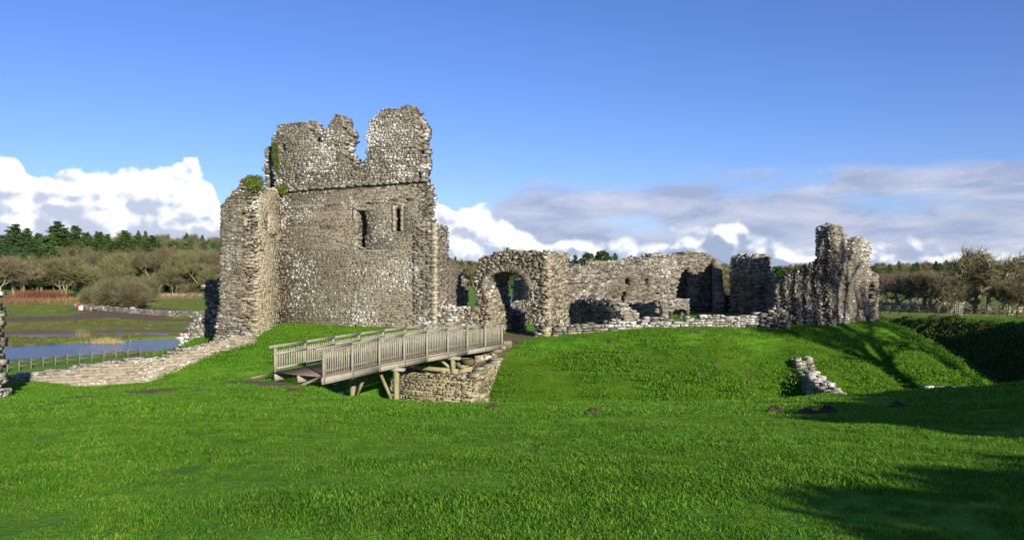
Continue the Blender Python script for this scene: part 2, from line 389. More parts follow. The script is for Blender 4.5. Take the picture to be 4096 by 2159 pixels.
_dl = -sdist(lip, V[:, 0], V[:, 1]); _dp = sdist(platform, V[:, 0], V[:, 1]); vattr(gm, 'undergrowth_shade', sstep(-.2, .6, _dl + .5 * vnoise(V[:, 0], V[:, 1], 1.4)) * sstep(-.6, .6, _dp - _dl + .4 * vnoise(V[:, 0], V[:, 1], 1.1)) * sstep(20, 23, V[:, 0]) * sstep(30, 34, V[:, 1]))  # bramble floor of the outer bank, with the ditch's shade painted in
m, nt, b = newmat('turf'); n = NT(nt); pos = n.pos()
n1 = n.noise(pos, .35, 4, .6); n2 = n.noise(pos, 2.3, 5, .65); n3 = n.noise(pos, 16, 4, .7); n4 = n.noise(pos, .05, 4, .6)
c = n.mix(n.maprange(n3, .3, .7), (.06, .18, .009), (.11, .29, .018))
c = n.mix(n.maprange(n1, .42, .68), c, (.16, .29, .022), 'MIX')
c = n.mix(n.math('MULTIPLY', n.maprange(n2, .5, .7), .35), c, (.035, .09, .010))
# the rougher, yellower sward of the steep banks
rg = n.attr('rough_grass')
c2 = n.mix(n.maprange(n2, .35, .65), (.026, .076, .003), (.060, .118, .006)); c2 = n.mix(n.maprange(n3, .42, .64, 0, .7), c2, (.014, .034, .003)); c2 = n.mix(n.maprange(n1, .52, .68, 0, .35), c2, (.085, .13, .008))
c = n.mix(n.math('MULTIPLY', rg, .85), c, c2)
# river flats: olive, patchy, further off
sp = n.node('ShaderNodeSeparateXYZ'); n.lk(pos, sp.inputs[0])
farf = n.maprange(sp.outputs[1], 70, 95)
cf = n.mix(n.maprange(n4, .38, .62), (.15, .20, .035), (.20, .19, .06)); cf = n.mix(n.maprange(n1, .45, .65, 0, .8), cf, (.17, .24, .035)); 
mp = n.node('ShaderNodeMapping'); mp.inputs['Scale'].default_value = (.25, 1, 1); n.lk(pos, mp.inputs[0]); ns = n.noise(mp.outputs[0], .22, 5, .65)
wet = n.math('MULTIPLY', n.maprange(ns, .53, .66), n.maprange(sp.outputs[1], 190, 130)); cf = n.mix(n.math('MULTIPLY', wet, .7), cf, (.10, .085, .05))
vivid = n.maprange(sp.outputs[1], 150, 200); cf = n.mix(n.math('MULTIPLY', vivid, .75), cf, (.11, .24, .03))
c = n.mix(farf, c, cf)
md = n.attr('mud'); mud = n.mix(n.maprange(n3, .3, .7), (.10, .065, .042), (.21, .14, .092))
mf = n.math('MULTIPLY', n.maprange(n.math('ADD', md, n.math('MULTIPLY', n.math('SUBTRACT', n2, .5), .8)), .35, .65), .92)
c = n.mix(mf, c, mud)
c = n.mix(n.math('MULTIPLY', n.attr('undergrowth_shade'), .9), c, (.040, .058, .014))  # dark soil tone under the brambles also carries painted shade
n.lk(c, b.inputs['Base Color']); b.inputs['Roughness'].default_value = .95; b.inputs['Specular IOR Level'].default_value = .1
hh = n.math('ADD', n.math('MULTIPLY', n2, .5), n3); n.lk(n.bump(hh, .7, .09), b.inputs['Normal'])
gm.materials.append(m); M['turf'] = m
go = bpy.data.objects.new('ground', gm); COL.objects.link(go); tag(go, kind='structure')
def T(x, y): return float(terrain(np.array([x]), np.array([y]))[0])

wb = MB(); wx = axis([(-260, -20, 8), (-20, 120, 10), (120, 300, 40)]); wy = axis([(66, 130, 4), (130, 360, 12)])
WX, WY = np.meshgrid(wx, wy); i = np.arange(len(wy) - 1)[:, None] * len(wx) + np.arange(len(wx) - 1)[None]
keepq = np.stack([i, i + 1, i + len(wx) + 1, i + len(wx)], -1).reshape(-1, 4)
wb.add(np.stack([WX.ravel(), WY.ravel(), np.full(WX.size, -8.74)], 1), quads=keepq)
wo = wb.build('river', M['water']); tag(wo, kind='structure')

# ------------------------------------------------------------------ masonry
def plane_map(a, b, pts):
    """photo pixels -> (distance along the wall line, height) on the upright plane through a and b"""
    a = np.array(a, float); b = np.array(b, float); L = np.linalg.norm(b - a); u = (b - a) / L; out = []
    for fx, fy in pts:
        rx = (fx - CX) / F; s = (rx * a[1] - a[0]) / (u[0] - rx * u[1]); Y = a[1] + s * u[1]
        out.append((s, -(fy - HY) / F * Y))
    return out
def at(fx, Y): return ((fx - CX) / F * Y, Y)
def masonry(mb, a, b, thick, outline, holes=(), course=(.055, .145), length=(.09, .33), seed=1, rag=.10, prot=.045, rough=None, disp=None,
            lay=.24, px=True, cap=True, gap=.010, core=.03, back=True, batter=None, rbias=None, clip=True, exq=.55):
    rg = np.random.default_rng(seed)
    a = np.array(a, float); b = np.array(b, float); L = np.linalg.norm(b - a); u = (b - a) / L; nb = np.array([-u[1], u[0]])   # nb points away from the viewer
    if px: outline = plane_map(a, b, outline); holes = [plane_map(a, b, h) for h in holes]
    O = np.array(outline); z0, z1 = O[:, 1].min(), O[:, 1].max(); s0, s1 = O[:, 0].min(), O[:, 0].max()
    if clip: s0 = max(s0, -.02); s1 = min(s1, L + .02)
    def occ(s, z, k=0, e=0.0):
        if e:
            r = occ(s, z, k)
            for ds, dz in ((e, 0), (-e, 0), (0, e), (0, -e), (e * .7, e * .7), (-e * .7, e * .7)): 
                if dz < 0: r &= occ(s, np.maximum(z + dz, z0 + .01), k)
                else: r &= occ(s + ds, z + dz, k)
            return r
        am = rag * (1 if k == 0 else 1.8)
        ss = s + am * vnoise(z, z * 0 + k * 13.1, .33, seed) + am * .8 * vnoise(z, z * 0 + k * 5.1, 1.1, seed + 3); zz = z + am * vnoise(s, s * 0 + k * 7.7, .4, seed + 9)
        r = inpoly(O, ss, zz)
        if clip: r &= (s > s0 - .03) & (s < s1 + .03)
        for h in holes: r &= ~inpoly(h, s + .25 * am * vnoise(z, z * 0 + k * 3.3, .2, seed), z)
        return r
    nl = max(1, int(round((thick - .25) / lay))) if thick > .6 else 1
    edges = [0.0] + [.28 + (thick - .56) * j / max(1, nl - 2) for j in range(nl - 1)] + [thick] if nl > 1 else [0.0, thick]
    if nl == 2: edges = [0.0, .5 * thick, thick]
    zz = [z0 - .02]
    for k in range(len(edges) - 1):
        w0, w1 = edges[k], edges[k + 1]; front = k == 0; last = k == len(edges) - 2
        zrow = z0 - rg.random() * .05; S = []
        cs = 1.0 if front or not last else 1.3
        while zrow < z1 + .1:
            f = (zrow - z0) / max(.1, z1 - z0); sc = (1.25 - .4 * f) if (z1 - z0) > 3 else 1.0
            h = rg.uniform(*course) * sc * cs; n_ = int((s1 - s0) / (length[0] * .6)) + 4
            ln = rg.uniform(length[0], length[1], n_) * sc * cs * np.where(rg.random(n_) < .15, .6, 1); e = s0 - .3 * rg.random() + np.concatenate([[0], np.cumsum(ln)])
            S.append(np.stack([e[:-1], e[1:], np.full(n_, zrow), np.full(n_, zrow + h)], 1)); zrow += h
        S = np.concatenate(S); S = S[(S[:, 0] < s1 + .05) & (S[:, 1] > s0 - .05)]
        cs_, cz_ = (S[:, 0] + S[:, 1]) / 2, (S[:, 2] + S[:, 3]) / 2
        ok = occ(cs_, cz_, k)
        for h_ in holes:
            wd_ = max(p[0] for p in h_) - min(p[0] for p in h_)
            if wd_ > .085:
                for q_ in ((-.42, -.24, .24, .42) if wd_ > .2 else (-.3, .3)): ok &= ~inpoly(h_, cs_ + q_ * (S[:, 1] - S[:, 0]), cz_)
        if not front and not (last and back): ok &= ~occ(cs_, cz_, k, exq)
        S = S[ok]; cs_ = cs_[ok]; cz_ = cz_[ok]; N = len(S)
        if not N: continue
        # now and then a row wanders
        wav = .07 * vnoise(cs_, cz_, 1.3, seed) + .03 * vnoise(cs_, cz_, .45, seed + 2) + rg.normal(0, .012, N); r = rg.random(N)
        ju = rg.normal(0, .014, (N, 8)); jz = rg.normal(0, .011, (N, 8)); jw = rg.normal(0, .009, (N, 8))
        p = rg.random(N) ** 2 * prot + rg.normal(0, .008, N)
        if rough is not None: q_ = rough(cs_, cz_); p = p + q_ * (rg.random(N) - .45) * .55
        if disp is not None: p = p + disp(cs_, cz_)
        if not front and not last: p = p * 0
        jd = rg.random(N) * .10
        C8 = np.zeros((N, 8, 3))
        for i in range(8):
            s_ = np.where(i & 1, S[:, 1] - gap / 2, S[:, 0] + gap / 2) + ju[:, i]
            z_ = np.where(i & 2, S[:, 3] - gap / 2, S[:, 2] + gap / 2) + jz[:, i] + wav
            if not (i & 4): w_ = w0 - (p if front else jd) + jw[:, i]; cen = .10
            else: w_ = w1 + (.05 if not last else rg.random(N) * .05) + jw[:, i]; cen = 0.
            if front and not (i & 4):      # pull the face corners in: every stone has a worn arris
                s_ = s_ + np.sign(cs_ - s_) * .009; z_ = z_ + np.sign(cz_ + wav - z_) * .007
            if clip: s_ = np.clip(s_, s0 - .05, s1 + .05)
            if batter is not None: w_ = w_ - (batter(z_) if not (i & 4) else 0)
            C8[:, i, 0] = a[0] + u[0] * s_ + nb[0] * w_; C8[:, i, 1] = a[1] + u[1] * s_ + nb[1] * w_; C8[:, i, 2] = z_
        if rbias is not None: r = np.clip(r + rbias(cs_, cz_), 0, 1)
        mb.boxes(C8, r)
    # mortar core
    g = .16; sa = np.arange(s0, s1, g); za = np.arange(z0, z1, g); cores = []
    if thick > .12:
        SS, ZZ = np.meshgrid(sa + g / 2, za + g / 2); om = occ(SS, ZZ)
        for ds, dz in ((.5 * g + .05, 0), (-.5 * g - .05, 0), (0, .5 * g + .05), (.08, .08), (-.08, .08)): om &= occ(SS + ds, ZZ + dz)
        om &= (SS > s0 + .08) & (SS < s1 - .08)
        for r_ in range(len(za)):
            row = om[r_]; c_ = 0
            while c_ < len(row):
                if row[c_]:
                    d_ = c_
                    while d_ < len(row) and row[d_]: d_ += 1
                    cores.append((sa[c_], sa[0] + d_ * g, za[r_], za[r_] + g)); c_ = d_
                else: c_ += 1
        if cores:
            Q = np.array(cores); C8 = np.zeros((len(Q), 8, 3)); w0, w1 = core, thick - .05
            base = disp(.5 * (Q[:, 0] + Q[:, 1]), Q[:, 2]) * 0 if disp is not None else 0
            for i in range(8):
                s_ = Q[:, 1] if i & 1 else Q[:, 0]; z_ = Q[:, 3] if i & 2 else Q[:, 2]; w_ = np.full(len(Q), w1 if i & 4 else w0)
                if batter is not None and not i & 4: w_ = w_ - batter(z_)
                C8[:, i, 0] = a[0] + u[0] * s_ + nb[0] * w_; C8[:, i, 1] = a[1] + u[1] * s_ + nb[1] * w_; C8[:, i, 2] = z_
            mb.boxes(C8, np.full(len(Q), -1.))
def top_bottom(top, zpx): return list(top) + [(top[-1][0], zpx), (top[0][0], zpx)]

# ---- the keep
kA, kB = at(1121, 54), at(1741, 50)
kx = np.array(kB) - np.array(kA); kx = kx / np.linalg.norm(kx)
kA2 = tuple(np.array(kA) - kx * .9)
keep = empty('castle_keep', (kA[0], kA[1], -3.4)); tag(keep, 'tall ruined stone keep with broken top and narrow slit windows', 'castle keep')
mb = MB()
lower = [(1087, 1345), (1087, 762), (1150, 758), (1300, 748), (1500, 735), (1688, 722), (1690, 780), (1684, 850), (1692, 885), (1725, 892), (1745, 905), (1745, 1345)]
win1 = [(1427, 842), (1439, 836), (1455, 842), (1461, 880), (1460, 910), (1457, 940), (1455, 986), (1437, 990), (1434, 960), (1426, 930), (1431, 900), (1433, 870)]
win2 = [(1583, 834), (1590, 826), (1597, 835), (1598, 923), (1583, 923)]
slit = [(1131, 882), (1134, 882), (1134, 912), (1131, 912)]
put = lambda x, y, w=6, h=8: [(x, y), (x + w, y), (x + w, y + h), (x, y + h)]
masonry(mb, kA2, kB, 1.9, lower, [win1, win2, slit, put(1278, 903), put(1302, 812), put(1465, 805, 12, 8), put(1172, 995, 5, 6), put(1560, 792, 6, 8), put(1625, 795, 8, 5)], seed=11, rag=.05, prot=.018, gap=.016, core=.003,
        rbias=lambda s, z: -.18 * sstep(-1.6, -3.0, z) - .12 * vnoise(s, z, 2.2, 3))
mb.build('lower_wall', M['keep'], keep)
mb = MB()
upper = [(1087, 775), (1087, 560), (1090, 545), (1112, 528), (1114, 505), (1150, 492), (1200, 496), (1220, 490), (1240, 497), (1248, 515), (1254, 545), (1262, 572), (1284, 572), (1290, 548), (1298, 520), (1310, 505), (1320, 490), (1332, 468), (1345, 466),
         (1368, 474), (1376, 500), (1384, 525), (1378, 560), (1382, 600), (1390, 640), (1398, 662), (1435, 664), (1448, 657), (1458, 640), (1464, 620), (1470, 600), (1462, 570), (1480, 530), (1483, 490), (1500, 460), (1520, 440),
         (1540, 434), (1590, 430), (1622, 420), (1642, 424), (1655, 445), (1668, 478), (1676, 520), (1684, 570), (1688, 640), (1692, 700), (1694, 745), (1500, 762), (1250, 775), (1150, 782)]
hole = [(1119, 582), (1128, 580), (1132, 573), (1138, 575), (1141, 601), (1128, 603), (1125, 590)]
masonry(mb, kA2, kB, 1.15, upper, [hole, [(1128, 705), (1133, 705), (1133, 742), (1128, 742)], put(1668, 594, 10, 16), put(1674, 690, 9, 20), put(1336, 576, 8, 14), put(1516, 712, 6, 9)], seed=12, rag=.13, prot=.045, core=.02, lay=.4, exq=.6,
        rbias=lambda s, z: .12 * sstep(7, 9, z))
mb.build('upper_wall', M['upper'], keep)
mb = MB(); rg = random.Random(3)                       # the weathered string course
line = plane_map(kA2, kB, [(1125, 775), (1150, 766), (1250, 755), (1350, 748), (1450, 741), (1550, 733), (1700, 723)])
kd = np.array([-kx[1], kx[0]]); s = line[0][0]
while s < line[-1][0]:
    l = rg.uniform(.3, .7); z = np.interp(s + l / 2, [p[0] for p in line], [p[1] for p in line]) + rg.uniform(-.025, .025)
    if True:
        c = np.array(kA2) + kx * (s + l / 2) - kd * .06; mb.box((c[0], c[1], z), (l - .02, rg.uniform(.34, .46), rg.uniform(.09, .15)), math.atan2(kx[1], kx[0]), rg.random(), rg.uniform(-.03, .03))
    s += l
mb.build('string_course', M['upper'], keep)
# dressed stones round the slit windows
for strips, lint in (([(1569, 1580, 818, 925), (1602, 1613, 820, 925)], (1574, 820, 1608, 812)), ([(1412, 1422, 832, 880)], (1412, 838, 1440, 830)), ([(1124, 1130, 876, 918), (1136, 1142, 876, 918)], (1122, 880, 1144, 873))):
    mb = MB()
    for (x0, x1, yt, yb) in strips:
        y = yb
        while y > yt:
            hgt = rg.uniform(16, 26); p = plane_map(kA2, kB, [(x0, y), (x1, max(yt, y - hgt))]); c = np.array(kA2) + kx * (p[0][0] + p[1][0]) / 2 + kd * .10
            mb.box((c[0], c[1], (p[0][1] + p[1][1]) / 2), (abs(p[1][0] - p[0][0]), .30 + rg.uniform(0, .03), abs(p[1][1] - p[0][1]) + .004), math.atan2(kx[1], kx[0]), rg.uniform(.4, .9)); y -= hgt
    p = plane_map(kA2, kB, [lint[:2], lint[2:]]); c = np.array(kA2) + kx * (p[0][0] + p[1][0]) / 2 + kd * .10
    mb.box((c[0], c[1], (p[0][1] + p[1][1]) / 2), (abs(p[1][0] - p[0][0]), .33, abs(p[1][1] - p[0][1])), math.atan2(kx[1], kx[0]), .6)
    mb.build('window_surround', M['keepdress'], keep)
# right-hand side wall running back
kC = tuple(np.array(kB) + kd * 4.0)
mb = MB()
side = [(1738, 1345), (1738, 905), (1745, 903), (1752, 918), (1760, 945), (1772, 955), (1775, 980), (1785, 1010), (1800, 1034), (1822, 1048), (1835, 1062), (1848, 1078), (1853, 1105), (1856, 1150), (1860, 1240), (1862, 1345)]
masonry(mb, kB, kC, 1.5, side, seed=13, rag=.08, prot=.03, gap=.02, core=.005)
mb.build('side_wall', M['keep'], keep)
mb = MB()                                              # pale dressed corner of the keep
z = -3.6; k = 0
while z < 3.1:
    hgt = rg.uniform(.2, .34); wd = .62 if k % 2 else .36; c = np.array(kB) + kd * (wd / 2 - .02) - kx * (.14 - .03)
    mb.box((c[0], c[1], z + hgt / 2), (.32, wd, hgt - .015), math.atan2(kx[1], kx[0]), rg.uniform(.5, 1)); z += hgt; k += 1
mb.build('corner_stones', M['dressed'], keep)
# back of the keep, mostly hidden
mb = MB()
rear_a = np.array(kA2) + kd * 8.5; rear_b = np.array(kB) + kd * 8.5 - kx * 2
masonry(mb, rear_a, rear_b, 1.2, [(0, -3.9), (0, 1.5), (3, 2.4), (6, 1.6), (9, .4), (11, -.6), (11.2, -3.9)], seed=14, px=False, course=(.16, .28), length=(.3, .7), back=False)
mb.build('rear_wall', M['keep'], keep)
# the turret: pale return wall, rubble end and weathered outer face
tA = kA; tB = (-15.46, 48.9); tC = at(882, 48.7)
mb = MB()
masonry(mb, tB, tA, 1.0, [(1034, 1395), (1034, 1250), (1034, 1000), (1034, 850), (1034, 772), (1050, 757), (1135, 755), (1135, 1340)], [[(1072, 846), (1075, 846), (1075, 916), (1072, 916)], put(1102, 938, 8, 9), put(1048, 1164, 6, 8), put(1092, 1158, 6, 9)],
        seed=15, rag=.06, prot=.010, course=(.08, .17), length=(.16, .5), gap=.02, core=.002, clip=False, back=False)
mb.build('return_wall', M['dressed'], keep)
mb = MB()
tur = [(862, 1420), (872, 1340), (880, 1150), (881, 1000), (884, 900), (890, 830), (896, 812), (912, 795), (925, 775), (948, 758), (958, 735), (972, 716), (1000, 703), (1026, 700), (1030, 740), (1022, 800), (1026, 1000), (1014, 1200), (1010, 1300), (1000, 1420)]
L_t = math.dist(tC, tB)
tr = lambda s, z: sstep(L_t * .50, L_t * .80, s) * .7 + .5 * sstep(4.5, 5.5, z) * sstep(.3, .8, s) + .5 * sstep(-1.8, -3, z)
masonry(mb, tC, tB, 1.6, tur, [[(968, 846), (985, 846), (987, 862), (992, 880), (990, 900), (975, 903), (975, 870)], put(936, 938, 8, 16), put(1010, 930, 8, 10)], seed=16, rag=.09, prot=.04, rough=tr, core=.16, clip=False,
        batter=lambda z: .08 * np.maximum(0, -1.5 - z) ** 1.3)
mb.build('turret_end', M['keep'], keep)
mb = MB()
tD = (tC[0] - .2, tC[1] + 4.5)
masonry(mb, tD, tC, 1.2, [(0, -5), (0, 3.5), (2, 4.4), (4.5, 4.4), (4.5, -5)], seed=17, px=False, rag=.08)
masonry(mb, (tC[0] + .9, tC[1] + 1.0), (kA[0] - .6, tC[1] + 1.0), 2.4, [(0, -4), (0, 5.2), (1.6, 5.55), (2.4, 5.5), (2.4, -4)], seed=18, px=False, back=False, lay=.8)
mb.build('turret_side', M['keep'], keep)
mb = MB()                                              # broken fin of wall beside the tall slot
fa, fb = at(1046, 55.0), at(1100, 55.0)
masonry(mb, fa, fb, 1.0, [(1050, 790), (1052, 745), (1066, 742), (1063, 690), (1051, 678), (1056, 655), (1064, 640), (1056, 622), (1060, 604), (1068, 592), (1082, 584), (1100, 582), (1100, 612), (1072, 618), (1070, 660), (1074, 700), (1072, 756), (1072, 790)], seed=19, rag=.04, clip=False, length=(.14, .3))
masonry(mb, at(1062, 56.4), at(1110, 56.2), .6, [(1062, 790), (1064, 600), (1110, 590), (1110, 790)], seed=20, rag=.02)
mb.build('broken_fin', M['upper'], keep)

# ---- ruined wall behind the keep on the left
w = MB(); masonry(w, at(700, 56.5), at(892, 56), 1.1, [(700, 1400), (722, 1348), (727, 1330), (745, 1312), (780, 1288), (818, 1268), (828, 1250), (822, 1200), (814, 1170), (812, 1140), (822, 1118), (892, 1116), (892, 1400)], seed=21, rag=.10, prot=.10, course=(.1, .2), length=(.18, .5), clip=False)
o = w.build('ruined_wall', M['dry']); tag(o, 'narrow ruined wall end in deep shade behind the left edge of the keep', 'wall')
# ---- wall that drops across the left ditch
w = MB(); pts = [(at(98, 41.6)), (at(560, 43.4)), (at(1025, 47.6))]
masonry(w, pts[0], pts[1], .9, [(98, 1700), (98, 1500), (133, 1494), (200, 1482), (270, 1478), (300, 1462), (400, 1452), (480, 1440), (570, 1434), (570, 1700)], seed=22, rag=.03, prot=.02, gap=.014, core=.003, course=(.05, .12), length=(.15, .5))
masonry(w, pts[1], pts[2], .9, [(555, 1700), (555, 1435), (640, 1426), (676, 1424), (680, 1410), (715, 1406), (720, 1398), (800, 1386), (860, 1365), (925, 1346), (960, 1338), (1030, 1320), (1030, 1600)], seed=23, rag=.03, prot=.02, gap=.014, core=.003, course=(.05, .12), length=(.15, .5))
o = w.build('ditch_wall', M['dam']); tag(o, 'long low flagstone wall sloping down from the keep across the grassy ditch', 'wall')
w = MB(); masonry(w, at(20, 42.6), at(133, 41.7), .9, [(20, 1700), (20, 1506), (80, 1502), (133, 1497), (133, 1700)], seed=24, rag=.04, prot=.04, course=(.08, .14))
o = w.build('wall_stub', M['dam']); tag(o, 'short shaded stub of walling left of the long ditch wall', 'wall')
w = MB(); masonry(w, at(-420, 30), at(22, 30), .9, [(-420, 1660), (-420, 900), (-200, 1000), (-110, 1100), (-70, 1165), (-48, 1172), (-46, 1180), (-54, 1184), (-54, 1222), (-42, 1228), (-40, 1290), (-46, 1330), (-38, 1380), (-46, 1430), (-38, 1470), (-44, 1520), (-38, 1560), (-20, 1568), (-4, 1600), (-4, 1660)], seed=25, rag=.02, prot=.06, course=(.07, .15), length=(.12, .26), clip=False)
o = w.build('ruined_wall', M['dry']); tag(o, 'ragged stone pillar of wall cut off by the left edge of the photo', 'wall')

# ---- gatehouse
gA, gB = at(1890, 50.6), at(2197, 48.0); gu = np.array(gB) - np.array(gA); gl = np.linalg.norm(gu); gu /= gl; gn = np.array([-gu[1], gu[0]])
gC = tuple(np.array(gB) + gn * 2.9)
gate = empty('gatehouse', (gA[0], gA[1], -3.8)); tag(gate, 'ruined stone gatehouse with round arched gateway at the end of the footbridge', 'gatehouse')
mb = MB()
arch = [(1972, 1420), (1968, 1260), (1958, 1200), (1946, 1140), (1956, 1112), (1978, 1096), (2012, 1088), (2048, 1091), (2078, 1105), (2100, 1130), (2112, 1180), (2120, 1240), (2126, 1290), (2132, 1345), (2134, 1420)]
gout = [(1893, 1420), (1895, 1250), (1906, 1222), (1900, 1180), (1902, 1150), (1898, 1110), (1903, 1080), (1912, 1068), (1909, 1042), (1928, 1026), (1950, 1018), (1982, 1006), (2040, 1006), (2085, 1010), (2120, 1010), (2150, 1014), (2204, 1012), (2204, 1420)]
rgh = lambda s, z: .45 * (1 - sstep(gl * .55, gl * .62, s) * 0) * (.4 + .6 * np.abs(vnoise(s, z, .8)))
masonry(mb, gA, gB, 2.8, gout, [arch], seed=31, rag=.10, prot=.07, rough=rgh, core=.10, exq=.7, course=(.09, .18), length=(.16, .45))
mb.build('gate_wall', M['gate'], gate)
mb = MB()
masonry(mb, gB, gC, .5, [(2197, 1420), (2197, 1012), (2225, 1014), (2262, 1010), (2266, 1040), (2270, 1100), (2274, 1180), (2278, 1290), (2284, 1420)], seed=32, rag=.05, prot=.02, gap=.02, core=.003, course=(.1, .2), length=(.2, .45), clip=False)
mb.build('side_wall', M['dressed'], gate)
mb = MB()                                              # ring of wedge stones over the gateway
ap = plane_map(gA, gB, [(1940, 1150), (1945, 1122), (1958, 1102), (1980, 1088), (2012, 1080), (2048, 1083), (2080, 1097), (2103, 1122), (2114, 1150)])
ap = np.array(ap); seg = np.concatenate([[0], np.cumsum(np.hypot(*np.diff(ap, axis=0).T))]); rr = random.Random(8); d = 0; cen = ap[2:].mean(0) + (0, -.3)
while d < seg[-1]:
    wd = rr.uniform(.085, .14); s_ = np.interp(d + wd / 2, seg, ap[:, 0]); z_ = np.interp(d + wd / 2, seg, ap[:, 1]); dv = np.array([s_, z_]) - cen; dv /= np.linalg.norm(dv); tn = np.array([-dv[1], dv[0]])
    hl = rr.uniform(.24, .32); pts = []
    p = np.array([s_, z_]) + dv * .10; depth = rr.uniform(.08, .16)
    for i in range(8):
        q_ = p + dv * (hl if i & 2 else -hl * .7) + tn * (wd / 2 - .008) * (1 if i & 1 else -1) * (1.12 if i & 2 else .92)
        w_ = .35 if i & 4 else -depth; X = np.array(gA) + gu * q_[0] + gn * w_; pts.append((X[0], X[1], q_[1]))
    mb.boxes(np.array([pts]), np.array([rr.random()])); d += wd
mb.build('arch_ring', M['gate'], gate)

w = MB(); masonry(w, at(1742, 50.2), at(1912, 49.9), 1.0, [(1742, 1420), (1742, 1240), (1760, 1232), (1800, 1228), (1830, 1236), (1862, 1230), (1888, 1244), (1900, 1236), (1912, 1230), (1912, 1420)], seed=33, rag=.12, prot=.10, rough=lambda s, z: .4 + 0 * s, course=(.1, .2), length=(.2, .5))
o = w.build('low_wall', M['gate']); tag(o, 'low broken rubble wall joining the keep to the gatehouse', 'wall')

# ---- low curtain wall along the top of the mound
cw = MB(); cp = [(2215, 48.0), (2350, 48.1), (2600, 48.8), (2900, 49.7), (3052, 50.2)]
ct = [(2215, 1306), (2240, 1299), (2330, 1297), (2430, 1296), (2448, 1283), (2480, 1282), (2492, 1293), (2560, 1292), (2583, 1268), (2622, 1268), (2642, 1290), (2672, 1293), (2740, 1288), (2790, 1272), (2850, 1258), (2890, 1258), (2920, 1266), (2990, 1264), (3052, 1258)]
for j in range(len(cp) - 1):
    (x0, Y0), (x1, Y1) = cp[j], cp[j + 1]
    fy = lambda x: np.interp(x, [c[0] for c in ct], [c[1] for c in ct])
    tp = [(x0, fy(x0))] + [c for c in ct if x0 < c[0] < x1] + [(x1, fy(x1))]
    masonry(cw, at(x0, Y0), at(x1, Y1), .8, top_bottom(tp, 1365), seed=41 + j, rag=.05, prot=.10, course=(.10, .19), length=(.22, .62), gap=.03)
o = cw.build('curtain_wall', M['dry']); tag(o, 'long low wall of loose pale stones along the top of the grassy mound', 'wall')
w = MB(); masonry(w, at(3045, 50.0), at(3155, 49.6), 1.2, [(3045, 1365), (3045, 1262), (3058, 1242), (3090, 1233), (3122, 1238), (3140, 1252), (3155, 1290), (3157, 1365)], seed=46, rag=.12, prot=.14, rough=lambda s, z: .5 + 0 * s, course=(.1, .18), length=(.2, .5), gap=.02)
o = w.build('rubble_heap', M['dry']); tag(o, 'heap of loose rubble at the foot of the tall ruined wall', 'rubble')

# ---- tall ruin on the right
ra, rc, rd = at(3098, 51.7), at(3345, 50.4), at(3515, 53.4)
ruin = empty('ruined_tower', (rc[0], rc[1], -3.2)); tag(ruin, 'tall jagged ruined tower wall streaked with branch shadows at the right end of the mound', 'ruined tower')
rout = [(3098, 1370), (3100, 1140), (3125, 1112), (3152, 1094), (3196, 1082), (3210, 1062), (3232, 1046), (3255, 1038), (3268, 1032), (3274, 1000), (3282, 962), (3297, 948), (3312, 934), (3317, 908), (3328, 897), (3338, 905), (3352, 898), (3366, 908), (3370, 926), (3385, 928), (3388, 970), (3394, 1030), (3404, 1080), (3411, 1030), (3413, 955), (3432, 946), (3455, 953), (3478, 972), (3484, 1000), (3482, 1090), (3488, 1112), (3500, 1094), (3517, 1095), (3524, 1130), (3524, 1170), (3521, 1370)]
rhole = [[(3484, 1142), (3491, 1130), (3501, 1132), (3503, 1160), (3494, 1200), (3501, 1236), (3487, 1240), (3479, 1210), (3477, 1170)], put(3438, 1220, 12, 18)]
def ribs(s, z): 
    ph = s * 2 * math.pi / .62 + 1.8 * vnoise(s * .3, z, 1.6, 4)
    return (.12 * np.sin(ph) + .04 * np.sin(ph * 2.3 + 1)) * sstep(3.9, 3.0, s - .25 * (z + 3)) + .05 * vnoise(s, z * .25, .25, 8) - .1 * sstep(3.9, 2.6, s) * 0
mb = MB()
masonry(mb, ra, rc, 1.5, rout, rhole, seed=51, rag=.07, prot=.04, core=.17, disp=ribs, course=(.08, .15), length=(.12, .3))
mb.build('left_wall', M['ruin'], ruin)
mb = MB()
masonry(mb, rc, rd, 1.4, rout, rhole, seed=52, rag=.06, prot=.04, core=.06, disp=lambda s, z: .05 * vnoise(s, z * .3, .3, 8), course=(.06, .14), length=(.12, .34))
mb2 = mb; 
mb2.build('right_wall', M['ruinpale'], ruin)
# ---- small tower stub behind
sA, sB, sC = at(2925, 62.4), at(3025, 57.2), at(3088, 57.6)
st = empty('tower_stub', (sB[0], sB[1], -3)); tag(st, 'small broken stone tower stub standing between the hall wall and the tall ruin', 'ruined tower')
mb = MB(); masonry(mb, sA, sB, 1.0, [(2922, 1300), (2922, 1150), (2919, 1105), (2930, 1068), (2952, 1048), (2962, 1036), (2990, 1036), (2997, 1022), (3018, 1024), (3030, 1034), (3030, 1300)], seed=53, rag=.08, prot=.08, clip=False)
mb.build('left_face', M['grey'], st)
mb = MB(); masonry(mb, sB, sC, 3.2, [(3022, 1300), (3022, 1032), (3040, 1022), (3060, 1016), (3076, 1019), (3081, 1034), (3083, 1070), (3072, 1098), (3074, 1112), (3086, 1140), (3092, 1300)], seed=54, rag=.10, prot=.10, rough=lambda s, z: .3 + 0 * s, clip=False, back=False)
mb.build('right_face', M['gate'], st)
w = MB(); masonry(w, at(2868, 63.6), at(2932, 62.6), .9, [(2868, 1290), (2868, 1170), (2885, 1182), (2905, 1185), (2932, 1178), (2932, 1290)], seed=55, rag=.08, prot=.08)
o = w.build('low_wall', M['grey']); tag(o, 'low shaded wall linking the hall wall to the small tower stub', 'wall')
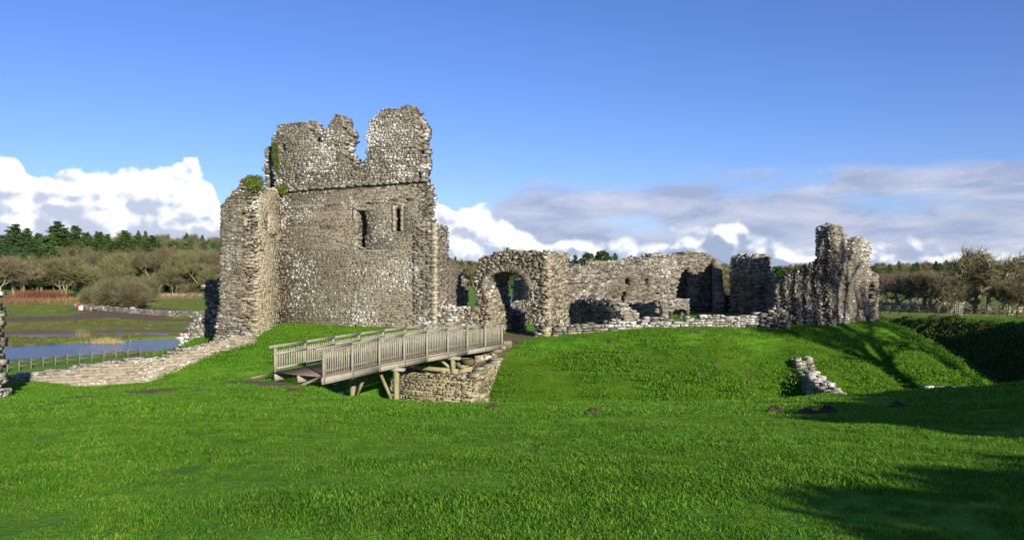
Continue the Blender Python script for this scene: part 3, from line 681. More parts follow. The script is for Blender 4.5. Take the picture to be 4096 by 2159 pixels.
# wall from stub to the tall ruin
w = MB(); masonry(w, at(3060, 57), at(3125, 53.4), .9, [(3060, 1290), (3060, 1140), (3085, 1128), (3100, 1110), (3128, 1100), (3128, 1290)], seed=56, rag=.1, prot=.1, course=(.1, .18))
o = w.build('broken_wall', M['grey']); tag(o, 'dark broken wall in the gap between tower stub and tall ruin', 'wall')

# ---- hall wall
hA, hB = at(2262, 61), at(2882, 65)
hout = [(2262, 1310), (2265, 1090), (2280, 1070), (2300, 1064), (2340, 1062), (2350, 1047), (2375, 1040), (2440, 1041), (2500, 1040), (2540, 1033), (2590, 1026), (2600, 1016), (2632, 1012), (2700, 1019), (2736, 1018), (2742, 1008), (2775, 1004), (2818, 1008), (2848, 1022), (2868, 1034), (2880, 1055), (2884, 1110), (2878, 1150), (2882, 1310)]
hh_ = [[(2506, 1108), (2516, 1112), (2520, 1138), (2508, 1140)], [(2580, 1112), (2594, 1114), (2592, 1134), (2584, 1130)], [(2494, 1162), (2505, 1160), (2502, 1190), (2496, 1212), (2488, 1208)], [(2449, 1184), (2458, 1184), (2457, 1206), (2449, 1206)],
       put(2416, 1075, 5, 6), put(2505, 1073, 5, 6), put(2688, 1036, 6, 6), put(2425, 1194, 9, 8), put(2532, 1196, 9, 8), put(2568, 1198, 8, 8), put(2628, 1170, 5, 6), put(2620, 1200, 6, 6),
       [(2712, 1190), (2714, 1150), (2722, 1110), (2735, 1085), (2752, 1082), (2772, 1100), (2776, 1150), (2774, 1192)]]
hall = empty('hall_wall', (hA[0], hA[1], -3.5)); tag(hall, 'long ruined hall wall with small square holes and flaking pale stone behind the courtyard', 'wall')
mb = MB(); masonry(mb, hA, hB, 1.2, hout, hh_, seed=61, rag=.09, prot=.10, rough=lambda s, z: .25 * sstep(8.2, 9.2, s) + .1 * vnoise(s, z, 1.5) ** 2, course=(.09, .18), length=(.16, .5), clip=False)
mb.build('front_wall', M['grey'], hall)
mb = MB(); masonry(mb, (hB[0] - .9, hB[1] - 4.6), (hB[0] - .1, hB[1] - .1), .6, [(0, -3.4), (0, -1.3), (1.5, -.6), (2.6, .7), (4.6, 1.4), (4.7, -3.4)], seed=62, px=False, rag=.1, prot=.08)
mb.build('return_wall', M['grey'], hall)
mb = MB(); masonry(mb, at(2700, 66.5), at(2800, 67), .8, [(2700, 1300), (2700, 1090), (2800, 1080), (2800, 1300)], seed=63, rag=.1)
mb.build('recess_back', M['grey'], hall)
mb = MB()
la = plane_map(hA, hB, [(2275, 1128), (2345, 1126), (2395, 1111), (2500, 1108)]); hu = (np.array(hB) - hA) / math.dist(hA, hB); hn = np.array([-hu[1], hu[0]])
for (p, q_) in ((la[0], la[1]), (la[2], la[3])):
    s = p[0]
    while s < q_[0]:
        l = rg.uniform(.3, .6); t_ = (s - p[0]) / (q_[0] - p[0]); c = np.array(hA) + hu * (s + l / 2) - hn * .05
        mb.box((c[0], c[1], p[1] + (q_[1] - p[1]) * t_), (l - .02, .3, .09), math.atan2(hu[1], hu[0]), rg.random()); s += l
mb.build('ledge', M['dry'], hall)

# ---- vault and low walls of the courtyard
w = MB(); masonry(w, at(2268, 58.6), at(2500, 51.4), 1.0, [(2268, 1330), (2268, 1222), (2285, 1208), (2310, 1198), (2345, 1190), (2400, 1190), (2440, 1206), (2475, 1236), (2500, 1262), (2524, 1288), (2524, 1330)], [[(2336, 1330), (2334, 1250), (2345, 1234), (2362, 1232), (2374, 1248), (2378, 1330)]], seed=64, rag=.10, prot=.12, course=(.08, .16), length=(.16, .42), exq=.6)
o = w.build('cellar_vault', M['grey']); tag(o, 'dark cellar vault with small arched doorway beside the gatehouse', 'vault')
w = MB(); masonry(w, at(2452, 61), at(2652, 54.5), .8, [(2452, 1320), (2452, 1222), (2500, 1214), (2560, 1210), (2652, 1206), (2652, 1320)], seed=65, rag=.06, prot=.08)
masonry(w, at(2652, 54.5), at(2756, 56.2), .8, [(2652, 1320), (2652, 1206), (2700, 1200), (2730, 1196), (2757, 1195), (2757, 1320)], [[(2686, 1320), (2688, 1245), (2705, 1234), (2735, 1234), (2748, 1250), (2752, 1320)]], seed=66, rag=.05, prot=.06)
o = w.build('courtyard_wall', M['dry']); tag(o, 'low courtyard wall with an arched recess in front of the hall wall', 'wall')
# seen through the arch
w = MB(); masonry(w, at(2042, 68), at(2116, 63.6), .9, [(2042, 1290), (2048, 1200), (2052, 1150), (2055, 1118), (2085, 1112), (2108, 1116), (2116, 1150), (2116, 1290)], seed=67, rag=.07)
o = w.build('broken_wall', M['grey']); tag(o, 'blue-shaded upright ruin fragment seen through the gateway arch', 'wall')
w = MB(); masonry(w, at(2036, 62), at(2135, 61), .8, [(2036, 1300), (2042, 1232), (2050, 1205), (2075, 1198), (2110, 1200), (2135, 1204), (2135, 1300)], seed=68, rag=.07)
o = w.build('low_wall', M['grey']); tag(o, 'low sunlit wall in the middle distance inside the gateway arch', 'wall')
w = MB(); masonry(w, at(2020, 54.4), at(2084, 53.8), .7, [(2020, 1345), (2018, 1250), (2030, 1234), (2046, 1240), (2056, 1256), (2074, 1258), (2084, 1285), (2084, 1345)], seed=69, rag=.07)
o = w.build('wall_stub', M['dry']); tag(o, 'knee-high block of pale walling just inside the gateway', 'wall')

# ---- stubs in the ditch
w = MB(); masonry(w, at(3163, 46.8), at(3350, 40.3), .95, [(3163, 1720), (3163, 1428), (3180, 1436), (3198, 1488), (3230, 1504), (3252, 1520), (3272, 1548), (3296, 1564), (3318, 1592), (3345, 1618), (3350, 1760)], seed=71, rag=.04, prot=.05, core=.02, course=(.10, .20), length=(.18, .5))
o = w.build('wing_wall', M['dry']); tag(o, 'stepped stub of stone wall running down the grassy mound into the ditch', 'wall')
w = MB(); masonry(w, at(3705, 42.6), at(3895, 42.0), .9, [(3705, 1620), (3706, 1560), (3722, 1548), (3790, 1550), (3850, 1557), (3895, 1566), (3895, 1620)], seed=72, rag=.06, prot=.06, course=(.12, .2), length=(.3, .7))
o = w.build('wall_stub', M['dry']); tag(o, 'low line of stones at the foot of the mound near the right edge', 'wall')

# ---- abutment under the far half of the bridge
ab = empty('bridge_abutment', (-3, 41, -7)); tag(ab, 'mossy stone pier and wing wall in the ditch under the far end of the footbridge', 'abutment')
aA, aB, aC = at(1560, 42.6), at(1902, 40.0), at(2040, 46.2)
mb = MB(); masonry(mb, aA, aB, 1.3, [(1560, 1720), (1560, 1500), (1600, 1494), (1640, 1497), (1700, 1502), (1740, 1498), (1800, 1504), (1850, 1508), (1862, 1520), (1902, 1522), (1902, 1720)], [put(1737, 1560, 5, 16), put(1822, 1570, 4, 14)], seed=81, rag=.03, prot=.02, gap=.016, core=.003, course=(.07, .16), length=(.12, .42))
mb.build('front_face', M['mossy'], ab)
aB2 = tuple(np.array(aB) + (np.array(aC) - aB) * .06); mb = MB(); masonry(mb, aB2, aC, .5, [(1895, 1720), (1895, 1518), (1910, 1500), (1925, 1488), (1930, 1470), (1960, 1462), (1985, 1448), (2020, 1424), (2042, 1418), (2060, 1720)], seed=82, rag=.04, prot=.04, gap=.014, core=.01, course=(.08, .17), length=(.14, .4))
mb.build('wing', M['mossy'], ab)
mb = MB()
masonry(mb, at(1822, 43.4), at(1884, 42.9), .9, [(1822, 1560), (1824, 1440), (1850, 1434), (1884, 1432), (1876, 1450), (1874, 1560)], seed=83, rag=.05, course=(.25, .4), length=(.5, .9))
masonry(mb, at(1905, 44.8), at(1990, 45.0), 1.4, [(1905, 1560), (1906, 1432), (1912, 1424), (1950, 1420), (1990, 1412), (1990, 1560)], seed=84, rag=.05, course=(.18, .3), length=(.3, .7))
masonry(mb, at(2000, 45.8), at(2045, 46.0), 1.0, [(2000, 1460), (2003, 1375), (2020, 1370), (2036, 1378), (2042, 1395), (2045, 1460)], seed=85, rag=.05, course=(.15, .3), length=(.25, .6))
mb.build('pier', M['mossy'], ab)
# stones that hold the near bank under the deck
for fx, fy, w_, h_ in ((1290, 1524, .8, .2), (1325, 1543, .6, .16), (1255, 1524, .7, .18), (1350, 1562, .5, .12)):
    x_, y_, z_ = onfg(fx, fy + 5); mb = MB()
    masonry(mb, (x_ - w_ / 2, y_ + rg.uniform(-.1, .1)), (x_ + w_ / 2, y_ + rg.uniform(-.1, .1)), .5, [(0, z_ - .5), (.02, z_ + h_ * .5), (w_ * .4, z_ + h_ * .75), (w_ * .9, z_ + h_ * .5), (w_, z_ - .5)], seed=int(fx), px=False, rag=.03, prot=.05, course=(.14, .22), length=(.3, .6))
    o = mb.build('edging_stone', M['dry']); tag(o, 'pale flat stone edging the ditch at the near end of the footbridge', 'stone', 'pale stones edging the ditch by the footbridge')

# ------------------------------------------------------------------ footbridge
bA = np.array([-7.83, 33.0]); bB = np.array([-.64, 46.0]); bd = (bB - bA); bl = np.linalg.norm(bd); bd /= bl; bp = np.array([-bd[1], bd[0]])   # bp: to the left across the deck
BW = 2.6
def bz(t): return -4.08 + (t / bl) * .29 + .10 * math.sin(math.pi * min(max(t / bl, 0), 1))
def bpt(t, side, h): c = bA + bd * t + bp * side; return (c[0], c[1], bz(t) + h)
bridge = empty('footbridge', (bA[0], bA[1], -4.08)); tag(bridge, 'weathered timber footbridge with slatted railings crossing the castle ditch', 'footbridge')
rr = random.Random(4)
ang = math.atan2(bd[1], bd[0])
for side, sgn in ((0.0, -1), (BW, 1)):
    rail = empty('railing', bpt(0, side, 0), parent=bridge); rail.location = Vector(bpt(0, side, 0)) - bridge.location
    nb_ = 8; ts = [i * bl / nb_ for i in range(nb_ + 1)]
    mb = MB()
    for i in range(nb_):
        p, q_ = bpt(ts[i] - (.35 if i == 0 else 0), side, 1.12), bpt(ts[i + 1] + (.25 if i == nb_ - 1 else 0), side, 1.12)
        mb.beam(p, q_, .15, .055, rr.random()); 
        mb.beam(bpt(ts[i] - (.33 if i == 0 else 0), side, 1.065), bpt(ts[i + 1] + (.2 if i == nb_ - 1 else 0), side, 1.065), .05, .05, rr.random())
    mb.build('handrail', M['wood'], rail)
    for i, t in enumerate(ts):
        tt = t + (.06 if i == 0 else 0)
        mb = MB(); c = bpt(tt, side - sgn * -.07 * -1 * 0 + sgn * .06, 0)
        mb.beam((c[0], c[1], c[2] - .34), (c[0], c[1], c[2] + 1.03), .115, .085, rr.random()); po = mb.build('post', M['wood'], rail)
        mb = MB(); e = bpt(tt, side + sgn * .115, -.26); e2 = bpt(tt, side + sgn * .13, -.26); mb.tube(e, e2, .03, .022, 6); mb.build('bolt', M['bark'], rail); mb = MB(); e = bpt(tt, side + sgn * .115, -.1); e2 = bpt(tt, side + sgn * .13, -.1); mb.tube(e, e2, .018, .018, 6)
        mb.build('bolt', M['bark'], rail)
    for i in range(nb_):
        mb = MB(); t0, t1 = ts[i], ts[i + 1]; n_ = 12
        for k in range(1, n_ + 1):
            t = t0 + (t1 - t0) * k / (n_ + 1) + rr.uniform(-.008, .008); top = .93 + rr.uniform(-.012, .012)
            a_, b_ = bpt(t, side + sgn * -.0, .05 + rr.uniform(-.01, .01)), bpt(t + rr.uniform(-.006, .006), side, top)
            mb.beam(a_, b_, .02, .085, rr.random())
        mb.build('picket_panel', M['wood'], rail)
        mb = MB()
        mb.beam(bpt(t0 + .05, side - sgn * .035, .78), bpt(t1 - .05, side - sgn * .035, .78), .045, .09, rr.random())
        mb.beam(bpt(t0 + .05, side - sgn * .035, .16), bpt(t1 - .05, side - sgn * .035, .16), .045, .09, rr.random())
        mb.build('cross_rail', M['wood'], rail)
mb = MB(); t = -.05
while t < bl + .3:
    w_ = .15; mb.beam(bpt(t + w_ / 2, .02, -.02), bpt(t + w_ / 2, BW - .02, -.02), w_ - .012, .05, rr.random()); t += w_
mb.build('deck', M['plank'], bridge)
for side in (-.02, BW / 2, BW + .02):
    mb = MB()
    for i in range(4):
        mb.beam(bpt(i * bl / 4, side, -.21), bpt((i + 1) * bl / 4, side, -.21), .12, .30, rr.random())
    mb.build('stringer', M['wood'], bridge)
mb = MB(); mb.beam(bpt(.05, -.03, -.035), bpt(bl, -.03, -.035), .16, .045, .9); mb.beam(bpt(.05, BW + .03, -.035), bpt(bl, BW + .03, -.035), .16, .045, .9); mb.build('deck_edge', M['oldfence'], bridge)
for t, zb in ((5.05, -8.0), (9.85, -5.0)):
    tr_ = empty('trestle', Vector(bpt(t, 0, -.5)) - bridge.location, parent=bridge)
    for sd in (.0, BW):
        mb = MB(); c = bpt(t, sd, -.45); g_ = T(c[0], c[1]) - .3 if zb < -6 else zb; mb.beam((c[0], c[1], g_), (c[0], c[1], c[2] + .02), .22, .22, rr.random()); mb.build('post', M['woodgreen'], tr_)
    mb = MB(); mb.beam(bpt(t, -.45, -.43), bpt(t, BW + .3, -.43), .26, .13, .4); mb.build('crossbeam', M['wood'], tr_)
    if zb < -6:
        for (s0_, h0, s1_, h1) in ((.25, -1.9, 1.0, -.6), (BW - .2, -1.9, 1.75, -.6)):
            mb = MB(); mb.beam(bpt(t, s0_, h0), bpt(t, s1_, h1), .10, .16, rr.random()); mb.build('brace', M['woodgreen'], tr_)
    else:
        mb = MB(); mb.beam(bpt(t, -.3, -1.08), bpt(t, BW + 1.0, -1.02), .2, .2, .6); mb.build('sill', M['woodgreen'], tr_)
        mb = MB(); mb.beam(bpt(t, .15, -.95), bpt(t, .9, -.5), .09, .14, .3); mb.build('brace', M['wood'], tr_)
mb = MB(); mb.beam(bpt(bl - .4, -.25, -.44), bpt(bl - .4, BW + .2, -.44), .3, .15, .5); mb.build('bearer', M['plank'], bridge)
# timber edging of the approach
for (p, q_) in ((bpt(0, -.02, -.03), (-8.25, 31.5, 0)), (bpt(0, BW + .05, -.03), (-10.6, 32.6, 0))):
    mb = MB(); q_ = (q_[0], q_[1], T(q_[0], q_[1]) + .0); mb.beam(p, q_, .07, .09, .5); o = mb.build('path_edging', M['plank'])
    tag(o, ('right-hand' if p[0] > -9 else 'left-hand') + ' timber board edging the earth path where it meets the footbridge', 'edging board', 'boards edging the path')

# ------------------------------------------------------------------ camera
cam = bpy.data.cameras.new('camera'); co = bpy.data.objects.new('camera', cam); COL.objects.link(co)
cam.sensor_fit = 'HORIZONTAL'; cam.sensor_width = 36; cam.lens = F / 4096 * 36; cam.shift_y = -(1079.5 - HY) / 4096; cam.clip_start = .1; cam.clip_end = 9000
co.rotation_euler = (R(90), 0, 0); scene.camera = co

# ------------------------------------------------------------------ light and sky
sun = bpy.data.lights.new('sun', 'SUN'); sun.energy = 5.0; sun.angle = R(.53); sun.color = (1, .92, .80)
so = bpy.data.objects.new('sun', sun); COL.objects.link(so)
sdir = Vector((math.sin(SUN_AZ) * math.cos(SUN_EL), -math.cos(SUN_AZ) * math.cos(SUN_EL), math.sin(SUN_EL)))
so.rotation_euler = sdir.to_track_quat('Z', 'Y').to_euler(); so.location = sdir * 50
world = bpy.data.worlds.new('World'); scene.world = world; world.use_nodes = True; wn = world.node_tree; wn.nodes.clear(); n = NT(wn)
wout = n.node('ShaderNodeOutputWorld'); bg = n.node('ShaderNodeBackground'); bg.inputs['Strength'].default_value = .078; n.lk(bg.outputs[0], wout.inputs[0])
sky = n.node('ShaderNodeTexSky'); sky.sky_type = 'NISHITA'; sky.sun_disc = False; sky.sun_elevation = R(20); sky.sun_rotation = math.pi - SUN_AZ
sky.air_density = 1.0; sky.dust_density = .25; sky.ozone_density = 2.2; sky.altitude = 100
tc = n.node('ShaderNodeTexCoord'); sx = n.node('ShaderNodeSeparateXYZ'); n.lk(tc.outputs['Generated'], sx.inputs[0])
az = n.math('ARCTAN2', sx.outputs[0], sx.outputs[1]); el = n.math('ARCSINE', sx.outputs[2])
def azel(fx, fy): a_ = math.atan((fx - CX) / F); return a_, math.atan(-(fy - HY) / F * math.cos(a_))
def envelope(pts):
    fc = n.node('ShaderNodeFloatCurve'); cu = fc.mapping.curves[0]; P_ = [azel(*p) for p in pts]
    q = [((a + .8) / 1.6, e / .3) for a, e in P_]; q = [(0, q[0][1])] + q + [(1, q[-1][1])]
    for i, (x_, y_) in enumerate(q):
        if i == 0: cu.points[0].location = (x_, y_)
        elif i == len(q) - 1: cu.points[-1].location = (x_, y_)
        else: cu.points.new(x_, y_)
    for p in cu.points: p.handle_type = 'VECTOR'
    fc.mapping.update(); n.lk(n.maprange(az, -.8, .8), fc.inputs['Value']); return n.math('MULTIPLY', fc.outputs['Value'], .3)
cv = n.node('ShaderNodeCombineXYZ'); n.lk(az, cv.inputs[0]); n.lk(n.math('MULTIPLY', el, 1.25), cv.inputs[1])
def shifted(dx, dy):
    a_ = n.node('ShaderNodeVectorMath', operation='ADD'); n.lk(cv.outputs[0], a_.inputs[0]); a_.inputs[1].default_value = (dx, dy, 0); return a_.outputs[0]
def billow(vec, sc):
    """puffy height field: rounded cells at several sizes"""
    out = None
    nz = n.node('ShaderNodeTexNoise'); nz.inputs['Scale'].default_value = sc * 1.2; nz.inputs['Detail'].default_value = 3; n.lk(vec, nz.inputs['Vector'])
    off = n.node('ShaderNodeVectorMath', operation='SCALE'); n.lk(nz.outputs['Color'], off.inputs[0]); off.inputs['Scale'].default_value = .55 / sc
    vv = n.node('ShaderNodeVectorMath', operation='ADD'); n.lk(vec, vv.inputs[0]); n.lk(off.outputs[0], vv.inputs[1])
    for k, (s_, w_) in enumerate(((1, .60), (2.3, .28), (5.2, .10), (11, .03))):
        v = n.node('ShaderNodeTexVoronoi', feature='SMOOTH_F1', voronoi_dimensions='2D'); v.inputs['Scale'].default_value = sc * s_; v.inputs['Smoothness'].default_value = .35
        n.lk(vv.outputs[0], v.inputs['Vector']); d = n.math('MULTIPLY', n.math('SUBTRACT', .75, v.outputs['Distance']), w_)
        out = d if out is None else n.math('ADD', out, d)
    return out
# cumulus (left, and low behind the keep)
env = envelope([(-400, 640), (-200, 560), (0, 600), (70, 590), (110, 640), (150, 650), (180, 655), (290, 665), (340, 690), (390, 665), (450, 675), (490, 640), (530, 620), (600, 628), (660, 650), (740, 625), (790, 660), (830, 700), (865, 735), (885, 800), (900, 880), (1000, 960),
                 (1400, 950), (1690, 930), (1715, 790), (1745, 770), (1790, 815), (1830, 850), (1880, 820), (1950, 815), (2010, 850), (2080, 890), (2160, 930), (2300, 950), (2500, 950), (2700, 930), (2860, 860), (2960, 835), (3000, 930), (3200, 980), (3500, 960), (4096, 960), (4600, 900)])
B0 = billow(cv.outputs[0], 17); B1 = billow(shifted(.006, .010), 17)
fine = n.noise(cv.outputs[0], 60, 6, .6)
edge = n.math('ADD', n.math('SUBTRACT', env, el), n.math('ADD', n.math('MULTIPLY', n.math('SUBTRACT', B0, .38), .045), n.math('MULTIPLY', n.math('SUBTRACT', fine, .5), .009)))
right = n.maprange(az, -.08, .12)
soft = n.math('ADD', .006, n.math('MULTIPLY', right, .014))
a1 = n.maprange(edge, 0, soft, 0, 1, True)
lit = n.math('SUBTRACT', B0, B1)                                    # sun side of each puff
depth = n.maprange(edge, 0, .10)
lown = n.noise(cv.outputs[0], 7, 5, .55)
# n.b. undersides and thick middles are greyer
gr = n.math('ADD', n.math('MULTIPLY', depth, 1.05), n.math('MULTIPLY', n.math('SUBTRACT', lown, .5), 1.5))
gr = n.math('SUBTRACT', gr, n.math('MULTIPLY', lit, 3.6)); gr = n.math('ADD', gr, n.math('MULTIPLY', right, .52))
grey = n.maprange(gr, .12, 1.0, 0, 1, True)
ccol = n.mix(grey, (9.2, 9.3, 9.6), (4.5, 5.1, 6.4)); ccol = n.mix(n.math('MULTIPLY', n.math('MULTIPLY', n.maprange(gr, .6, 1.2), .8), right), ccol, (2.7, 3.4, 5.0))
# stratus layer (right)
env2 = envelope([(-400, 1300), (1600, 1300), (1750, 1180), (1900, 900), (1990, 775), (2060, 740), (2160, 720), (2300, 722), (2450, 735), (2560, 750), (2680, 725), (2850, 690), (2950, 680), (3100, 665), (3350, 645), (3650, 655), (3850, 640), (4096, 620), (4600, 600)])
mp2 = n.node('ShaderNodeMapping'); mp2.inputs['Scale'].default_value = (1, 3.2, 1); mp2.inputs['Rotation'].default_value = (0, 0, R(-6)); n.lk(cv.outputs[0], mp2.inputs[0])
s1 = n.noise(mp2.outputs[0], 6, 6, .6, .3); s2 = n.noise(mp2.outputs[0], 3.2, 4, .55, .2)
e2 = n.math('ADD', n.math('SUBTRACT', env2, el), n.math('MULTIPLY', n.math('SUBTRACT', s1, .5), .06))
a2 = n.maprange(e2, -.004, .020, 0, 1, True)
holes = n.maprange(n.math('ADD', s2, n.math('MULTIPLY', n.math('SUBTRACT', s1, .5), .7)), .33, .46, .25, 1, True)
a2 = n.math('MULTIPLY', a2, holes)
s3 = n.noise(mp2.outputs[0], 9, 6, .6, .4)
scol = n.mix(n.maprange(s3, .36, .66), (2.9, 3.5, 5.1), (5.2, 5.4, 6.6))
hs = n.node('ShaderNodeHueSaturation'); hs.inputs['Saturation'].default_value = 1.12; hs.inputs['Value'].default_value = 1.0; n.lk(sky.outputs[0], hs.inputs['Color'])
tint = n.mix(1.0, hs.outputs[0], (.69, .765, 1.20, 1), 'MULTIPLY')
c = n.mix(n.math('MULTIPLY', a2, .92), tint, scol); c = n.mix(a1, c, ccol)
n.lk(c, bg.inputs[0])
scene.view_settings.view_transform = 'Standard'; scene.view_settings.look = 'None'; scene.view_settings.exposure = .7; scene.view_settings.gamma = 1
scene.cycles.max_bounces = 6; scene.cycles.diffuse_bounces = 3; scene.cycles.transparent_max_bounces = 6; scene.cycles.use_denoising = True

# ------------------------------------------------------------------ vegetation
def leafcloud(mb, C, size, rng, flat=.0, up=.3, rr_=None, asp=.6):
    """one small leaf-shaped quad per centre"""
    N = len(C); d1 = rng.normal(0, 1, (N, 3)); d1[:, 2] *= (1 - flat); d1 /= np.linalg.norm(d1, axis=1)[:, None]
    d2 = np.cross(d1, rng.normal(0, 1, (N, 3))); d2 /= np.linalg.norm(d2, axis=1)[:, None] + 1e-9
    s = (size * rng.uniform(.6, 1.3, N))[:, None]
    V = np.stack([C - d1 * s * .5, C + d2 * s * asp * .5, C + d1 * s * .5, C - d2 * s * asp * .5], 1)
    q = np.arange(N * 4).reshape(N, 4); mb.add(V.reshape(-1, 3), quads=q, rq=rng.random(N) if rr_ is None else rr_)
def twigs(mb, P0, D, L, w, rng, bend=.3):
    """thin two-piece tapering twigs from P0 along D"""
    N = len(P0); D = D / np.linalg.norm(D, axis=1)[:, None]; L = L[:, None]
    sd = np.cross(D, rng.normal(0, 1, (N, 3))); sd /= np.linalg.norm(sd, axis=1)[:, None] + 1e-9
    mid = P0 + D * L * .5 + rng.normal(0, .06, (N, 3)) * L; tip = P0 + D * L + rng.normal(0, bend * .4, (N, 3)) * L + np.array([0, 0, .08]) * L
    V = np.stack([P0 - sd * w / 2, P0 + sd * w / 2, mid + sd * w * .35, mid - sd * w * .35, tip], 1)
    b_ = np.arange(N)[:, None] * 5
    r = rng.random(N)
    mb.add(V.reshape(-1, 3), quads=b_ + np.array([[0, 1, 2, 3]]), tris=b_ + np.array([[3, 2, 4]]), rq=r, rt=r)
def bare_tree(seed, h=10., spread=.55, trunk=.3, lean=0.0, depth=5, ntw=9, tw=.03, tl=.9, stem=.22, upb=.35, rad=.028, multi=1):
    rng = np.random.default_rng(seed); T_ = MB(); C_ = MB(); ends = []
    def grow(p, d, L, r, k):
        n_ = 3 if k > 1 else 2; pts = [p]
        for i in range(n_):
            d = d + rng.normal(0, .13 + .03 * (depth - k), 3) + np.array([lean * .06, 0, .03]); d /= np.linalg.norm(d)
            q = p + d * L / n_; T_.tube(p, q, r * (1 - .28 * i / n_), r * (1 - .28 * (i + 1) / n_), 6 if k >= depth - 1 else (4 if k > 1 else 3), rng.random()); p = q; pts.append(p)
            if k <= 2: ends.append((p, d, L))
            if i >= 1 and k > 1 and rng.random() < .75:
                a = rng.uniform(0, 6.28); sdv = np.array([math.cos(a), math.sin(a), upb * .6]); dd = d * .55 + sdv * spread * 1.3; dd /= np.linalg.norm(dd)
                grow(p, dd, L * rng.uniform(.55, .75), r * .5, k - 1)
        if k > 1:
            a0 = rng.uniform(0, 6.28); nb_ = rng.integers(2, 4)
            for j in range(nb_):
                a = a0 + j * 6.28 / nb_ + rng.normal(0, .3); sdv = np.array([math.cos(a) + lean * .5, math.sin(a), upb]); dd = d * .75 + sdv * spread; dd /= np.linalg.norm(dd)
                grow(p, dd, L * rng.uniform(.62, .85), r * .62, k - 1)
    for m_ in range(multi):
        a = rng.uniform(0, 6.28); d0 = np.array([.25 * math.cos(a) * (multi > 1) + lean * .25, .25 * math.sin(a) * (multi > 1), 1.]); d0 /= np.linalg.norm(d0)
        grow(np.array([.15 * math.cos(a) * (multi > 1), .15 * math.sin(a) * (multi > 1), -.2]), d0, h * stem, h * rad / multi ** .4, depth)
    P0 = np.repeat(np.array([e[0] for e in ends]), ntw, 0); D = np.repeat(np.array([e[1] for e in ends]), ntw, 0) + rng.normal(0, .55, (len(P0), 3)) + np.array([0, 0, .15])
    P0 = P0 - D * rng.uniform(0, .3, (len(P0), 1)); twigs(C_, P0, D, tl * rng.uniform(.4, 1.2, len(P0)), tw, rng)
    zmax = max(e[0][2] for e in ends) + tl * .4
    for mb in (T_, C_): mb.v = [v * (h / zmax) for v in mb.v]
    return T_, C_
def conifer(seed, h=20., w=.24, n_=32, leafs=12000, size=.5, flat=False, trunkc=.02):
    rng = np.random.default_rng(seed); T_ = MB(); C_ = MB(); T_.tube((0, 0, -.3), (0, 0, h * .97), h * trunkc, h * .003, 6)
    C = []
    for i in range(n_):
        f = i / n_; z = h * (.16 + .82 * f) if not flat else h * (.55 + .42 * f)
        R_ = h * w * ((1 - f) ** .75 * (.75 + .5 * rng.random()) + .03) if not flat else h * w * (1 - .5 * abs(f - .4)) * rng.uniform(.5, 1.2)
        for j in range(rng.integers(3, 6)):
            a = rng.uniform(0, 6.28); r_ = R_ * rng.uniform(.6, 1.15); d = np.array([math.cos(a), math.sin(a), rng.uniform(-.15, .2)])
            T_.tube((0, 0, z), tuple(np.array([0, 0, z]) + d * r_), h * .006, h * .001, 3)
            m_ = int(leafs / (n_ * 4)); t = rng.random(m_) ** .7; c = np.array([0, 0, z]) + d * (t * r_)[:, None] + rng.normal(0, 1, (m_, 3)) * np.array([1, 1, .45]) * (r_ * .16 + .15) * (1.1 - .6 * t)[:, None]; C.append(c)
    leafcloud(C_, np.concatenate(C), size, rng, flat=.5); return T_, C_
def leafy(seed, h=8., w=.5, clumps=40, per=160, size=.16, low=.1, trunk_r=.03):
    """evergreen or ivy-clad crown: clumps of leaves through an uneven volume"""
    rng = np.random.default_rng(seed); T_ = MB(); C_ = MB(); T_.tube((0, 0, -.2), (0, 0, h * .75), h * trunk_r, h * .008, 6); C = []
    for i in range(clumps):
        d = rng.normal(0, 1, 3); d /= np.linalg.norm(d); r = rng.uniform(.35, 1) ** .5
        c = np.array([d[0] * w * h * r, d[1] * w * h * r, h * (low + (1 - low) * (.5 + .46 * d[2] * r))]); T_.tube((0, 0, c[2] * .6), c, h * .008, h * .002, 3)
        s = h * rng.uniform(.05, .11) * (w + .5); v = rng.normal(0, 1, (per, 3)); v /= np.linalg.norm(v, axis=1)[:, None]; C.append(c + v * (s * rng.uniform(.5, 1.1, per))[:, None] * np.array([1.2, 1.2, .8]))
    leafcloud(C_, np.concatenate(C), size, rng); return T_, C_
LIB = {}
def proto(key, pair, hh, bark, leaf):
    """keeps the two meshes of a tree kind; every tree in view is an Empty with its own trunk and crown objects"""
    T_, C_ = pair; a = T_.build('trunk', bark); b_ = C_.build('crown', leaf); LIB[key] = (a.data, b_.data, hh)
    bpy.data.objects.remove(a); bpy.data.objects.remove(b_)
def tree(key, x, y, h, label, name='tree', cat='tree', group=None, rz=None, crown='crown', z=None, wide=1.0, trunk='trunk'):
    me_t, me_c, hh = LIB[key]; s = h / hh; z = T(x, y) if z is None else z
    o = empty(name, (x, y, z - .05 * s), rr.uniform(0, 6.28) if rz is None else rz); o.scale = (s * wide, s * wide, s); tag(o, label, cat, group)
    for me, nm in ((me_t, trunk), (me_c, crown)):
        c = bpy.data.objects.new(nm, me); COL.objects.link(c); c.parent = o
    return o
def ptree(key, fx, Y, top, label, h=None, **k):
    x = (fx - CX) / F * Y; z = T(x, Y)
    if h is None: h = (HY - top) / F * Y - z
    return tree(key, x, Y, max(h, 1.), label, **k)
proto('bare_wide', bare_tree(1, 9, .75, depth=6, ntw=2, tw=.022, tl=.8, stem=.19, lean=.5, rad=.027, upb=.22), 9, M['barkpale'], M['twigolive'])
proto('bare_lean', bare_tree(2, 8, .8, depth=5, ntw=4, tw=.022, tl=.8, stem=.2, lean=1.1, rad=.03, upb=.2), 8, M['bark'], M['twig'])
proto('bare_multi', bare_tree(3, 7, .7, depth=5, ntw=6, tw=.022, tl=.8, stem=.2, lean=.6, rad=.03, multi=3), 7, M['barkpale'], M['twigbrown'])
